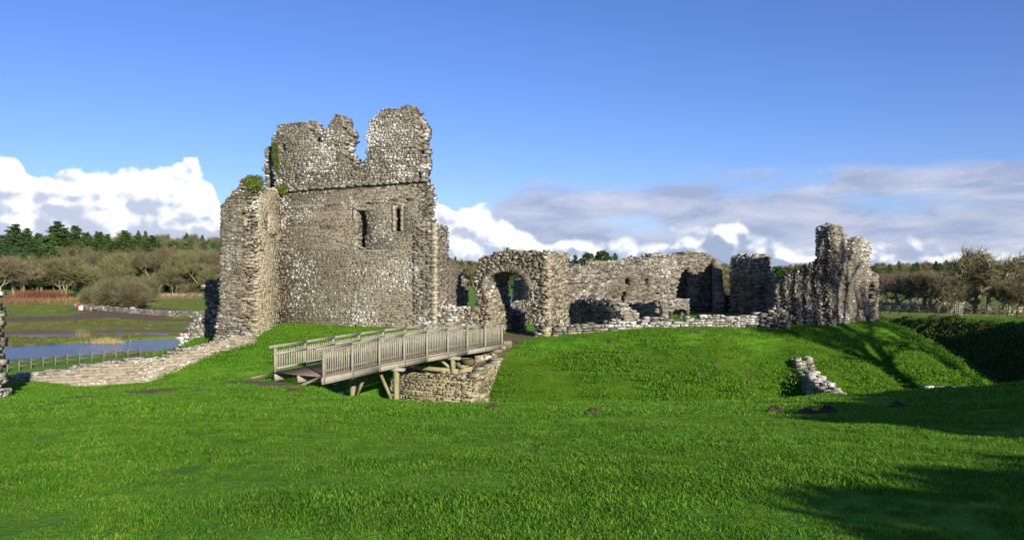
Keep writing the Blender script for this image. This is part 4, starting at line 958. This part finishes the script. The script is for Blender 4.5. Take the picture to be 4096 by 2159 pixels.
proto('bare_shadow', bare_tree(12, 14, .5, depth=5, ntw=2, tw=.025, tl=.8, stem=.24, lean=-.3, rad=.030, upb=.4), 14, M['bark'], M['twig'])
proto('far_round', bare_tree(4, 18, .62, depth=5, ntw=9, tw=.08, tl=2.4, stem=.24, rad=.02), 18, M['barkpale'], M['twigbrown'])
proto('far_tall', bare_tree(5, 20, .5, depth=5, ntw=9, tw=.08, tl=2.3, stem=.26, rad=.018), 20, M['barkpale'], M['twig'])
proto('far_olive', bare_tree(6, 15, .7, depth=5, ntw=9, tw=.08, tl=2.2, stem=.18, rad=.02, multi=2), 15, M['bark'], M['twigolive'])
proto('hawthorn', bare_tree(7, 6.5, .85, depth=5, ntw=10, tw=.045, tl=1.1, stem=.15, rad=.03, lean=.8, multi=2), 6.5, M['bark'], M['twig'])
proto('ivy_tree', leafy(8, 17, .17, 42, 120, .75, .12, .014), 17, M['barkpale'], M['ivy'])
proto('conifer', conifer(9, 22), 22, M['bark'], M['needles'])
proto('conifer_thin', conifer(10, 20, .17, 30, 9000, .48), 20, M['bark'], M['needles'])
proto('pine', conifer(11, 18, .26, 9, 4200, .8, True, .014), 18, M['barkpale'], M['needles'])
proto('evergreen', leafy(13, 6, .5, 150, 260, .27, .0), 6, M['bark'], M['ivydark'])
proto('evergreen_far', leafy(14, 12, .4, 50, 160, .6, .1), 12, M['bark'], M['ivydark'])

# far woods, one mass on the hills
rng = np.random.default_rng(77)
def inst_group(name, coll, pts, scales, rots, kind='stuff', mat=None):
    me = bpy.data.meshes.new(name); me.vertices.add(len(pts)); me.vertices.foreach_set('co', np.asarray(pts, float).ravel()); me.update()
    vattr(me, 'sc', scales); vattr(me, 'rz', rots); o = bpy.data.objects.new(name, me); COL.objects.link(o); tag(o, kind=kind)
    g = bpy.data.node_groups.new(name, 'GeometryNodeTree'); g.interface.new_socket('Geometry', in_out='INPUT', socket_type='NodeSocketGeometry'); g.interface.new_socket('Geometry', in_out='OUTPUT', socket_type='NodeSocketGeometry')
    N = NT(g); gi = N.node('NodeGroupInput'); go_ = N.node('NodeGroupOutput'); ci = N.node('GeometryNodeCollectionInfo'); ci.inputs['Collection'].default_value = coll; ci.inputs['Separate Children'].default_value = True; ci.inputs['Reset Children'].default_value = True
    ip = N.node('GeometryNodeInstanceOnPoints'); ip.inputs['Pick Instance'].default_value = True
    a1_ = N.node('GeometryNodeInputNamedAttribute', data_type='FLOAT'); a1_.inputs[0].default_value = 'sc'; a2_ = N.node('GeometryNodeInputNamedAttribute', data_type='FLOAT'); a2_.inputs[0].default_value = 'rz'
    cx_ = N.node('ShaderNodeCombineXYZ'); N.lk(a2_.outputs[0], cx_.inputs[2]); cs = N.node('ShaderNodeCombineXYZ'); [N.lk(a1_.outputs[0], cs.inputs[k]) for k in range(3)]
    N.lk(gi.outputs[0], ip.inputs['Points']); N.lk(ci.outputs[0], ip.inputs['Instance']); N.lk(cx_.outputs[0], ip.inputs['Rotation']); N.lk(cs.outputs[0], ip.inputs['Scale']); N.lk(ip.outputs[0], go_.inputs[0])
    md_ = o.modifiers.new('scatter', 'NODES'); md_.node_group = g; return o
def joined(key):
    """trunk and crown of a kind as one mesh, for scattering"""
    a, b_, hh = LIB[key]; o = bpy.data.objects.new(key, a.copy()); me = o.data
    import bmesh
    bm = bmesh.new(); bm.from_mesh(a); n0 = len(bm.faces); bm.from_mesh(b_); bm.faces.ensure_lookup_table()
    for f in bm.faces[n0:]: f.material_index = 1
    bm.to_mesh(me); bm.free(); me.materials.append(b_.materials[0]); return o
wcoll = bpy.data.collections.new('wood_kinds')
for k_ in ('far_round', 'far_tall', 'far_olive', 'far_round', 'far_olive', 'ivy_tree', 'evergreen_far', 'conifer'): wcoll.objects.link(joined(k_))
def scatter(fx0, fx1, Y0, Y1, sp):
    out = []; Y = Y0
    while Y < Y1:
        x = (fx0 - CX) / F * Y
        while x < (fx1 - CX) / F * Y: out.append((x + rng.uniform(-.45, .45) * sp, Y + rng.uniform(-.45, .45) * sp)); x += sp * (1 + (Y - Y0) / (Y1 - Y0) * .3)
        Y += sp * (1 + .6 * (Y - Y0) / (Y1 - Y0))
    return np.array(out)
for (args, lo, hi, nm) in (((-500, 905, 405, 640, 7.6), .80, 1.12, 'woodland'), ((330, 905, 372, 405, 9), .45, .75, 'woodland'), ((905, 2950, 470, 700, 10), .5, .8, 'woodland'), ((2700, 4700, 235, 340, 8), .24, .36, 'woodland'), ((2700, 4700, 340, 470, 9), .42, .60, 'woodland')):
    S = scatter(*args); z = terrain(S[:, 0], S[:, 1]); inst_group(nm, wcoll, np.c_[S, z], rng.uniform(lo, hi, len(S)), rng.uniform(0, 6.28, len(S)))

# individual trees on the left
far = [('far_round', 360, 385, 1008, 'brown leafless tree at the wood edge above the hawthorn thicket'), ('far_tall', 415, 395, 1000, 'leafless tree with pale trunk just right of the dark conifers'), ('far_olive', 470, 382, 1015, 'olive leafless tree halfway along the wood edge'),
       ('far_round', 540, 392, 990, 'tall leafless tree standing highest at the middle of the wood edge'), ('far_tall', 600, 384, 1010, 'slim leafless tree behind the gap in the meadow hedge'), ('far_round', 650, 390, 985, 'broad brown leafless tree on the right half of the wood edge'),
       ('far_olive', 715, 380, 1015, 'round olive leafless tree above the far field wall'), ('far_tall', 770, 388, 1002, 'leafless tree third from the keep along the wood edge'), ('far_round', 825, 382, 1010, 'leafless brown tree second from the keep along the wood edge'), ('far_tall', 872, 386, 1005, 'leafless tree right beside the outline of the keep')]
for k_, fx, Y, top, lb in far: ptree(k_, fx, Y, top, lb, name='bare_tree', group='leafless trees along the wood edge')
for fx, Y, top, lb in ((385, 372, 1090, 'ivy-clad trunk nearest the dark conifers'), (520, 376, 1070, 'ivy-clad tree behind the hawthorn thicket'), (640, 372, 1085, 'bright ivy-clad tree above the small green field'), (690, 376, 1080, 'slender ivy-clad tree right of the small green field'), (790, 372, 1085, 'ivy-clad tree above the far field wall'), (845, 366, 1060, 'bright green ivy-clad tree close to the keep outline')):
    ptree('ivy_tree', fx, Y, top, lb, name='ivy_clad_tree', group='ivy-clad trees in the wood edge')
con = [(-10, 455, 930), (60, 450, 888), (110, 458, 905), (150, 470, 925), (190, 452, 935), (232, 448, 876), (262, 455, 905), (300, 452, 895), (345, 470, 925), (400, 462, 920), (430, 480, 930), (500, 470, 915), (555, 466, 925), (610, 474, 935), (20, 420, 960), (95, 400, 1000), (165, 400, 985), (215, 408, 990), (330, 430, 960), (455, 440, 960), (130, 430, 950), (265, 430, 955), (385, 450, 950), (580, 450, 955), (35, 440, 930), (85, 440, 940), (150, 440, 955), (205, 440, 930), (300, 440, 955), (360, 452, 945), (420, 450, 950), (490, 455, 945), (530, 452, 950), (630, 462, 960), (60, 405, 985), (240, 405, 1010), (290, 415, 990)]
cl = ['tallest spire among the dark conifers on the left skyline', 'dark conifer in the evergreen belt on the left skyline']
for i_, (fx, Y, top) in enumerate(con): ptree('conifer' if i_ % 3 else 'conifer_thin', fx, Y, top, cl[0] if top == 876 else cl[1], name='conifer_tree', cat='conifer', group='dark conifers on the left skyline', wide=1.7 if i_ % 2 else 1.35)
for fx, Y, top, lb in ((700, 520, 957, 'flat-topped pine alone on the skyline, left of a smaller one'), (752, 520, 962, 'smaller flat-topped pine on the skyline nearer the keep')): ptree('pine', fx, Y, top, lb, name='pine_tree', cat='pine')
ptree('evergreen_far', 835, 500, 968, 'rounded green evergreen on the skyline beside the keep', name='evergreen_tree', wide=1.4)
for k_, fx, Y, top, lb in (('far_olive', 262, 318, 1030, 'big rounded olive-brown tree standing in the meadow beyond the river'), ('far_round', 60, 300, 1020, 'brown leafless tree behind the red willow scrub'), ('far_round', -5, 290, 1035, 'russet leafless tree cut by the left edge of the photo'), ('far_olive', 140, 330, 1040, 'leafless tree between the red willows and the big olive tree'), ('far_olive', 335, 345, 1060, 'small olive tree just right of the big rounded meadow tree'),
                            ('far_olive', 865, 340, 1065, 'olive bush-like tree against the keep above the field wall')):
    ptree(k_, fx, Y, top, lb, name='bare_tree', wide=1.25)
for fx, Y, top, lb in ((405, 212, 1150, 'low windblown hawthorn at the left end of the riverside thicket'), (440, 214, 1120, 'tallest hawthorn in the riverside thicket'), (490, 210, 1128, 'hawthorn in the middle of the riverside thicket behind the bench'), (535, 216, 1140, 'hawthorn at the right end of the riverside thicket'), (470, 235, 1110, 'hawthorn at the back of the riverside thicket'), (560, 260, 1120, 'hawthorn bush standing just beyond the riverside thicket'),
                       (350, 232, 1150, 'hawthorn bush beside the muddy track'), (395, 240, 1130, 'hawthorn bush behind the white and red sign')):
    ptree('hawthorn', fx, Y, top, lb, name='hawthorn_bush', cat='bush', group='windblown hawthorns beyond the river', rz=rr.uniform(-.5, .5), wide=1.15)
for fx, Y, top, lb in ((735, 350, 1140, 'low scrub bush beside the far field wall'), (790, 345, 1135, 'grey-brown bush above the far field wall'), (590, 330, 1130, 'small tree by the gap into the far green field')): ptree('hawthorn', fx, Y, top, lb, name='scrub_bush', cat='bush')
# right-hand trees
rt = [('bare_wide', 3882, 98, 968, 'largest spreading leafless tree with pale trunk on the right', .3), ('bare_lean', 3590, 104, 1078, 'leafless tree next to the tall ruin, standing alone', 2.4), ('bare_multi', 3690, 112, 1075, 'small leafless tree between the lone tree and the big tree', 0), ('bare_lean', 3745, 108, 1080, 'leaning leafless tree with crooked branches left of the big tree', .4),
      ('bare_lean', 3795, 96, 1098, 'leafless tree with forked leaning trunk in front of the big tree', 1.0), ('bare_multi', 3830, 118, 1078, 'leafless tree close behind the left side of the big tree', 1), ('bare_wide', 3955, 106, 1058, 'spreading leafless tree just right of the big tree', 2.0), ('bare_lean', 4010, 110, 1072, 'leafless tree bending right near the right edge', .2),
      ('bare_wide', 4075, 100, 1062, 'leafless tree cut by the right edge of the photo', 1.3), ('bare_multi', 4030, 92, 1110, 'low leafless thorn tree near the fence at the right edge', .6), ('bare_multi', 3640, 120, 1080, 'leafless tree in the second row behind the lone tree', .9), ('bare_wide', 3720, 130, 1070, 'round-headed leafless tree farther back on the right', 1.9), ('bare_multi', 3905, 122, 1085, 'leafless tree directly behind the big tree', 2.2), ('bare_lean', 4130, 95, 1030, 'leafless tree just beyond the right edge', 0),
      ('bare_multi', 3555, 130, 1085, 'leafless tree partly behind the tall ruin', 2.9), ('bare_multi', 3770, 134, 1080, 'small leafless tree filling the gap behind the leaning trees', 1.9)]
for k_, fx, Y, top, lb, rz in rt: ptree(k_, fx, Y, top, lb, name='bare_tree', group='leafless trees beyond the right bank', rz=rz - 1.0, wide=1.12)
for fx, Y, top in ((3560, 300, 1052), (3600, 300, 1058), (3655, 290, 1050), (3668, 300, 1045), (3745, 300, 1040), (3760, 290, 1048), (3075, 330, 1060), (3105, 330, 1064), (2270, 560, 1018), (2300, 560, 1015), (2430, 560, 1010), (2460, 570, 1008), (2525, 560, 1018), (1880, 540, 1040), (3020, 340, 1062)):
    ptree('conifer', fx, Y, top, 'small dark conifer poking above the distant right-hand woods' if fx > 3500 else 'small dark conifer on the distant skyline behind the ruins', name='conifer_tree', cat='conifer', group='distant conifers on the right' if fx > 3500 else 'distant conifers behind the ruins', wide=1.3)
for fx, Y, top in ((2400, 545, 1000), (2360, 550, 1008)): ptree('evergreen_far', fx, Y, top, 'broad dark evergreen on the skyline above the hall wall', name='evergreen_tree', group='evergreens above the hall wall', wide=.95)
ptree('conifer_thin', 2030, 560, 984, 'dark treetop just showing above the gatehouse', name='conifer_tree', cat='conifer')
ptree('evergreen_far', 3095, 150, 1062, 'dark leafy tree in the gap between tower stub and tall ruin', name='evergreen_tree')
# trees beyond the right edge of the photo, whose shadows reach the mound and the lawn
for x, y, h, lb in ((34.2, 23.4, 14, 'tall bare tree on the bank beyond the right edge, the nearest'), (31.6, 25.8, 9.0, 'bare tree beyond the right edge, standing closest to the mound'), (37, 25, 11.5, 'smaller bare tree on the bank beyond the right edge, farther out')):
    tree('bare_shadow', x, y, h, lb, name='bare_tree', group='bare trees beyond the right edge')
for x, y, h, wd in ((12.6, .6, 3.3, 1.2), (14.1, 2.4, 3.4, 1.3), (15.9, 4.2, 3.4, 1.3), (17.9, 5.8, 3.5, 1.3), (19.4, 7.4, 3.6, 1.4), (21.6, 9.0, 3.6, 1.4), (24.4, 10.8, 3.6, 1.4), (27.6, 12.6, 3.5, 1.4), (14.0, -.2, 3.8, 1.4), (16.0, 1.6, 3.9, 1.4), (18.0, 3.4, 3.9, 1.4), (20.4, 5.2, 3.8, 1.4), (23, 7.4, 3.8, 1.4), (7.9, -3.6, 2.95, 1.1), (9.1, -3.1, 3.0, 1.1), (10.7, -3.9, 3.3, 1.2), (8.8, -5.0, 3.1, 1.2), (41.5, 30, 5.5, 1.3), (45, 34, 6, 1.3), (48, 27, 7.5, 1.2), (53, 36, 8, 1.3), (58, 45, 8, 1.3), (44, 25, 6, 1.2)):  # unseen bushes, added and sized so their shadows darken the lawn and ditch
    tree('evergreen', x, y, h, 'dense unseen evergreen thicket added outside the right edge to cast shade', name='shade_thicket', cat='thicket', group='evergreen thicket added outside the right edge for shade', wide=wd)

# ivy on the keep
def ivy_patch(label, specs, seed, size=.11):
    rng = np.random.default_rng(seed); mb = MB()
    for (x0, y0, x1, y1, Y, n_) in specs:
        p = rng.random((n_, 2)) + rng.normal(0, .12, (n_, 2)); keepm = np.hypot((p[:, 0] - .5) * 2, (p[:, 1] - .5) * 2) < 1.1; p = p[keepm]
        fx = x0 + (x1 - x0) * p[:, 0]; fy = y0 + (y1 - y0) * p[:, 1]; Yv = Y - rng.random(len(p)) * .28
        leafcloud(mb, np.stack([(fx - CX) / F * Yv, Yv, -(fy - HY) / F * Yv], 1), size, rng)
    o = mb.build('ivy', M['ivy']); tag(o, label, 'ivy', 'ivy growing on the keep')
ivy_patch('bright green ivy mound on top of the turret left of the keep', [(975, 700, 1056, 748, 48.72, 1000), (1000, 735, 1050, 768, 48.6, 160), (985, 745, 1000, 790, 48.6, 60)], 1)
ivy_patch('ivy trailing down the left edge of the upper keep wall', [(1088, 560, 1114, 660, 54.05, 520), (1096, 630, 1118, 690, 54.0, 260), (1134, 640, 1148, 668, 53.9, 70)], 2, .10)
ivy_patch('ivy tuft over the string course at the inner corner of the keep', [(1104, 735, 1152, 778, 53.65, 650)], 3)
ivy_patch('small bushy plant growing on the gatehouse top', [(2016, 988, 2044, 1008, 49.4, 120)], 4, .07)

# reeds, scrub
def tuft(name, cx_, cy_, w_, d_, h, n_, mat, label=None, cat=None, kind=None, tw=.05, seed=1):
    rng = np.random.default_rng(seed); x = cx_ + rng.normal(0, w_ * .45, n_); y = cy_ + rng.normal(0, d_ * .45, n_); z = terrain(x, y); z = np.maximum(z, -8.75)
    D = rng.normal(0, .35, (n_, 3)) + np.array([.15, 0, 1.]); mb = MB(); twigs(mb, np.stack([x, y, z], 1), D, h * rng.uniform(.5, 1.15, n_), tw, rng); o = mb.build(name, mat); tag(o, label, cat, kind=kind)
x_, y_, _ = P(432, 1366, 104)
tuft('reed_clump', x_ - 1, 105.5, 2.0, .8, .75, 900, M['reed'], 'clump of straw-coloured reeds on the islet in the river', 'reeds')
for fx, lb in ((318, 'taller tuft of dry reeds on the far river bank'), (342, 'shorter tuft of dry reeds beside the taller one on the far bank')): tuft('reed_tuft', (fx - CX) / F * 112, 112, .8, .4, 1.2, 60, M['reed'], lb, 'reeds', tw=.035, seed=fx)
for k_, (fx, Y, w_, h, n_) in enumerate(((150, 275, 9.0, 3.6, 2600), (215, 278, 5.0, 3.0, 1200), (75, 272, 6, 2.2, 900))): tuft('red_scrub', (fx - CX) / F * Y, Y, w_, 3, h, n_, M['redtwig'], kind='stuff', tw=.12, seed=k_)
for k_, (fx, Y, w_, h, n_) in enumerate(((60, 255, 14, 1.7, 3500), (200, 250, 14, 1.6, 3500), (300, 245, 9, 2.2, 2000), (420, 226, 7, 1.2, 800), (640, 300, 12, 1.4, 1200), (700, 335, 25, 2.0, 2500), (3960, 84, 8, .5, 900))): tuft('dead_bracken', (fx - CX) / F * Y, Y, w_, 4, h, n_, M['bracken'], kind='stuff', tw=.12 if Y > 100 else .03, seed=k_ + 20)

# ------------------------------------------------------------------ field walls, fences, sign, bench
def fieldwall(pts, h, label, seed, mat='dry'):
    w = MB()
    for j in range(len(pts) - 1):
        a, b_ = pts[j], pts[j + 1]; L = math.dist(a, b_); za, zb = T(*a), T(*b_); n_ = max(2, int(L / 3)); S = np.linspace(0, L, n_)
        top = [(s, za + (zb - za) * s / L + h + .12 * float(vnoise(s, seed, 3))) for s in S]
        masonry(w, a, b_, .7, [(0, min(za, zb) - .6)] + top + [(L, min(za, zb) - .6)], seed=seed + j, px=False, rag=.04, prot=.08, course=(.2, .34), length=(.4, .9), back=False, lay=.5)
    o = w.build('field_wall', M[mat]); tag(o, label, 'wall')
fieldwall([(-100.5, 198), (-81, 178.5), (-65, 167), (-45, 158)], 1.15, 'long dry stone field wall running from the bench towards the keep', 91)
fieldwall([(-158, 332), (-120, 334), (-80, 338)], 1.3, 'distant pale field wall below the wooded hillside', 95)
fieldwall([(-117, 214), (-108, 205), (-100, 199)], 1.0, 'short broken stone wall beside the white and red sign', 97)
def fence(name, pts, h, rails, label, cat='fence', mat='oldfence', post=.11, lean=.06, rw=.05):
    f = empty(name, (pts[0][0], pts[0][1], T(*pts[0]))); tag(f, label, cat); rq = random.Random(len(pts)); tops = []
    for x, y in pts:
        g = T(x, y); mb = MB(); mb.beam((x, y, g - .3), (x + rq.uniform(-lean, lean), y, g + h * rq.uniform(.95, 1.1)), post, post, rq.random()); mb.build('post', M[mat], f)
    for fr in rails:
        mb = MB()
        for (x0, y0), (x1, y1) in zip(pts[:-1], pts[1:]): mb.beam((x0, y0 - .07, T(x0, y0) + h * fr + rq.uniform(-.04, .04)), (x1, y1 - .07, T(x1, y1) + h * fr + rq.uniform(-.04, .04)), .04, rw, rq.random())
        mb.build('rail', M[mat], f)
    return f
fp = [((fx - CX) / F * Y, Y) for fx, Y in zip(np.linspace(-20, 560, 13), np.linspace(71, 86, 13))]
fence('field_fence', fp, 1.0, (.45, .85), 'leaning grey post and rail fence along the near river bank')
fence('field_fence', [((fx - CX) / F * Y, Y) for fx, Y in zip(np.linspace(3520, 3830, 9), np.linspace(93, 84, 9))], 1.05, (.4, .7, .98), 'dark rail fence beyond the right bank, left of the gate', mat='bark', post=.09, rw=.06)
fence('field_fence', [((fx - CX) / F * Y, Y) for fx, Y in zip(np.linspace(3850, 4140, 9), np.linspace(82, 76, 9))], 1.25, (.35, .65, .95), 'dark rail fence beyond the right bank, right of the gate', mat='bark', post=.09, rw=.06)
gx, gy = (3838 - CX) / F * 82, 82.0; gt = empty('field_gate', (gx, gy, T(gx, gy))); tag(gt, 'grey wooden gate between the two rail fences under the big tree', 'gate')
for k in range(3):
    mb = MB(); mb.beam((gx - .45 + k * .45, gy, T(gx, gy) - .2), (gx - .45 + k * .45, gy, T(gx, gy) + 1.3), .12, .12, .5); mb.build('post', M['oldfence'], gt)
mb = MB()
for k in range(5): mb.beam((gx - .5, gy - .05, T(gx, gy) + .2 + .22 * k), (gx + .5, gy - .05, T(gx, gy) + .25 + .22 * k), .04, .12, .5)
mb.build('gate_bars', M['oldfence'], gt)
# sign
sx_, sy_ = (322 - CX) / F * 198, 198.0; sg = empty('warning_sign', (sx_, sy_, T(sx_, sy_))); tag(sg, 'white board with red border standing by the muddy track', 'sign')
mb = MB(); mb.beam((sx_ - .5, sy_, T(sx_, sy_) - .2), (sx_ - .5, sy_, T(sx_, sy_) + 1.45), .1, .1); mb.beam((sx_ + .5, sy_, T(sx_, sy_) - .2), (sx_ + .5, sy_, T(sx_, sy_) + 1.2), .1, .1); mb.build('legs', M['oldfence'], sg)
mb = MB(); mb.box((sx_ - .2, sy_ - .06, T(sx_, sy_) + 1.1), (1.3, .05, .75), 0, .1, -.12); mb.build('red_panel', M['red'], sg)
mb = MB(); mb.box((sx_ + .1, sy_ - .11, T(sx_, sy_) + .7), (1.05, .05, 1.0), 0, .1, .1); mb.build('white_panel', M['white'], sg)
# bench
ex, ey = (390 - CX) / F * 200, 200.0; ez = T(ex, ey); be = empty('bench', (ex, ey, ez)); tag(be, 'low wooden bench between stone blocks beside the hawthorn thicket', 'bench')
mb = MB(); mb.box((ex, ey, ez + .55), (2.8, .5, .12), 0, .3); mb.build('seat', M['oldfence'], be)
mb = MB(); mb.box((ex, ey + .3, ez + .95), (2.8, .08, .35), 0, .3); mb.build('backrest', M['oldfence'], be)
for s_ in (-1, 1):
    mb = MB(); mb.box((ex + s_ * 1.6, ey, ez + .4), (.6, .7, 1.0), 0, .7); mb.build('end_block', M['dry'], be)

# ------------------------------------------------------------------ molehills
mh = [(1174, 1567, .34, 'single molehill on the lawn below the near end of the footbridge'), (2370, 1652, .30, 'dark molehill at the foot of the mound, left of the wing wall'), (3100, 1645, .34, 'spread molehill just left of the wing wall shadow'), (3230, 1655, .36, 'tallest of the molehills below the wing wall'),
      (3310, 1650, .38, 'broad molehill just right of the tallest one'), (3590, 1628, .34, 'molehill half in shadow near the right edge'), (2440, 1369, .30, 'reddish molehill high on the mound face'), (2868, 1458, .30, 'round molehill halfway down the mound face'), (2808, 1490, .22, 'smaller molehill below the round one on the mound face'),
      (3001, 1514, .30, 'molehill low on the mound left of the wing wall'), (1972, 1634, .26, 'small molehill at the foot of the mound beside the abutment'), (2790, 1333, .22, 'small molehill just below the curtain wall')]
MH = []
for i_, (fx, fy, r, lb) in enumerate(mh):
    x, y, z = onfg(fx, fy); r *= .42 if y > 38 else .45; MH.append((x, y, r * 1.9 * (y / 33) ** .5)); rng = np.random.default_rng(i_ + 300); mb = MB(); nr, na = 9, 26
    V = [(x, y, z + r * .55)]; 
    for a_ in range(1, nr + 1):
        q_ = a_ / nr; th = np.arange(na) * 6.283 / na; rad = r * (y / 33) ** .5 * q_ * 1.9 * (1 + .15 * vnoise(np.cos(th) * 2, np.sin(th) * 2, 1, i_)) * (1 + .06 * rng.normal(0, 1, na))
        hh = r * .55 * (1 - q_ ** 1.4) * (1 + .35 * rng.normal(0, 1, na)) + (.02 if a_ < nr else -.06)
        xx, yy = x + rad * np.cos(th), y + rad * np.sin(th) * .8; V += list(zip(xx, yy, terrain(xx, yy) + hh))
    q = []; t_ = []
    for j in range(na):
        k = (j + 1) % na; t_.append((0, 1 + j, 1 + k))
        for a_ in range(nr - 1): b0 = 1 + a_ * na; q.append((b0 + j, b0 + na + j, b0 + na + k, b0 + k))
    mb.add(V, quads=q, tris=t_, rq=.2, rt=.2); o = mb.build('molehill', M['soil'], smooth=False); tag(o, lb, 'molehill', 'molehills on the castle lawn')

# ------------------------------------------------------------------ grass
rng = np.random.default_rng(99)
def tuftset(name, nbl, R_, h0, h1, w0_, w1_, lean):
    cl = bpy.data.collections.new(name)
    for v_ in range(6):
        mb = MB(); rad = R_ * np.sqrt(rng.random(nbl)); th = rng.uniform(0, 6.28, nbl); x = rad * np.cos(th); y = rad * np.sin(th)
        h = rng.uniform(h0, h1, nbl) * (1.2 if v_ > 3 else 1); ln = rng.uniform(.3, lean, nbl) * h; da = rng.uniform(0, 6.28, nbl); dx, dy = np.cos(da), np.sin(da)
        w_ = rng.uniform(w0_, w1_, nbl); px_, py_ = -dy * w_, dx * w_
        P0 = np.stack([x, y, np.full(nbl, -.02)], 1); m1 = np.stack([x + dx * ln * .35, y + dy * ln * .35, h * .65], 1); tp = np.stack([x + dx * ln, y + dy * ln, h], 1); s_ = np.stack([px_, py_, 0 * px_], 1)
        V = np.stack([P0 - s_, P0 + s_, m1 + s_ * .8, m1 - s_ * .8, tp], 1); b_ = np.arange(nbl)[:, None] * 5; r_ = rng.random(nbl)
        mb.add(V.reshape(-1, 3), quads=b_ + np.array([[0, 1, 2, 3]]), tris=b_ + np.array([[3, 2, 4]]), rq=r_, rt=r_); o = mb.build('grass_tuft', M['blade']); COL.objects.unlink(o); cl.objects.link(o)
    return cl
g_near = tuftset('near_tufts', 120, .17, .010, .034, .0026, .0046, 2.4); g_mid = tuftset('mid_tufts', 70, .30, .012, .034, .005, .009, 2.4); g_far = tuftset('far_tufts', 64, .42, .010, .032, .006, .011, 2.6)
def grasspts(y0, y1, dens, s0, s1, k, xm=1.0):
    n_ = int(.5 * (y1 * y1 - y0 * y0) * 1.36 * xm * dens); y = np.sqrt(rng.uniform(y0 * y0, y1 * y1, n_)); x = rng.uniform(-.68, .68, n_) * y * xm
    return x, y, rng.uniform(s0, s1, n_), np.full(n_, k)
parts_ = [grasspts(3.2, 9, 75, .6, .95, 0, 1.15), grasspts(9, 15, 45, .7, 1.05, 0), grasspts(15, 26, 22, .75, 1.15, 1), grasspts(26, 38, 12, .9, 1.4, 1), grasspts(36, 60, 22, .75, 1.35, 2)]
gk = np.concatenate([p[3] for p in parts_])
x = np.concatenate([p[0] for p in parts_]); y = np.concatenate([p[1] for p in parts_]); s_ = np.concatenate([p[2] for p in parts_]); z = terrain(x, y)
s_ = s_ * (1 + .5 * vnoise(x, y, 1.1)) * (1 + .3 * vnoise(x, y, .4, 9))
ok = ~((-sdist(lip, x, y) > 0) & (sdist(platform, x, y) > -sdist(lip, x, y)) & (x > 22) & (y > 32)) & (dirt_mask(x, y) < .3) & (z > -8.3) & ~((sdist(platform, x, y) < -6)) 
vis = rng.random(len(x)) < np.clip(.95 + .5 * vnoise(x, y, .8, 4), .6, 1); ok &= vis | (y > 30)
for pg in ([(aA[0], aA[1] - .1), (aB[0], aB[1] - .1), (aC[0], aC[1]), (-3, 46)],): ok &= ~inpoly(pg, x, y)
for (mx, my, mr) in MH: ok &= np.hypot(x - mx, (y - my) / .8) > mr * .95
# on the steep banks the sward is longer and tufted
bank = sstep(.8, 2.5, sdist(platform, x, y)) * sstep(43, 46, y + .5 * np.maximum(x, 0)); s_ = s_ * (1 + .35 * bank)
for kk, cl in enumerate((g_near, g_mid, g_far)):
    o2 = ok & (gk == kk); inst_group('grass', cl, np.stack([x, y, z], 1)[o2], s_[o2], rng.uniform(0, 6.28, o2.sum()))
print('grass tufts', ok.sum())

# rough bramble and ivy covering the shaded inner face of the outer bank
rng = np.random.default_rng(55); n_ = 520000
x = rng.uniform(24, 46, n_); y = rng.uniform(34, 92, n_); dl = -sdist(lip, x, y); dp_ = sdist(platform, x, y)
ok = (dl > -.4 + .5 * vnoise(x, y, 1.5)) & (dl < 7.5) & (x > 20) & (dp_ > dl + .3) & (rng.random(n_) < .5 + .5 * vnoise(x, y, .9)); x, y = x[ok], y[ok]
z = terrain(x, y) + rng.uniform(0, .35, len(x)) * (1 + vnoise(x, y, .8)) * .8
mb = MB(); leafcloud(mb, np.stack([x, y, z], 1), .17, rng, flat=.3); o = mb.build('brambles', M['bramble']); tag(o, kind='stuff')
print('brambles', len(x))

# rough tussocks and rushes on the river flats
tcoll = bpy.data.collections.new('tussock_kinds')
for v_ in range(4):
    mb = MB(); nb_ = 90; th = rng.uniform(0, 6.28, nb_); r0 = .5 * np.sqrt(rng.random(nb_)); twigs(mb, np.stack([r0 * np.cos(th), r0 * np.sin(th), 0 * th], 1), rng.normal(0, .45, (nb_, 3)) + np.array([0, 0, 1.]), rng.uniform(.12, .34, nb_), .05, rng)
    o = mb.build('tussock', M['tussock']); COL.objects.unlink(o); tcoll.objects.link(o)
n_ = 26000; y = np.sqrt(rng.uniform(88 ** 2, 260 ** 2, n_)); x = rng.uniform(-.68, -.05, n_) * y; z = terrain(x, y)
dens = .35 + .9 * vnoise(x * .35, y, 5, 11) + .4 * vnoise(x, y, 22, 2)
ok = (z > -8.74) & (z < -7) & (rng.random(n_) < dens) & (dirt_mask(x, y) < .45)
inst_group('rough_grass', tcoll, np.stack([x, y, z], 1)[ok], rng.uniform(.5, 1.5, ok.sum()), rng.uniform(0, 6.28, ok.sum()))
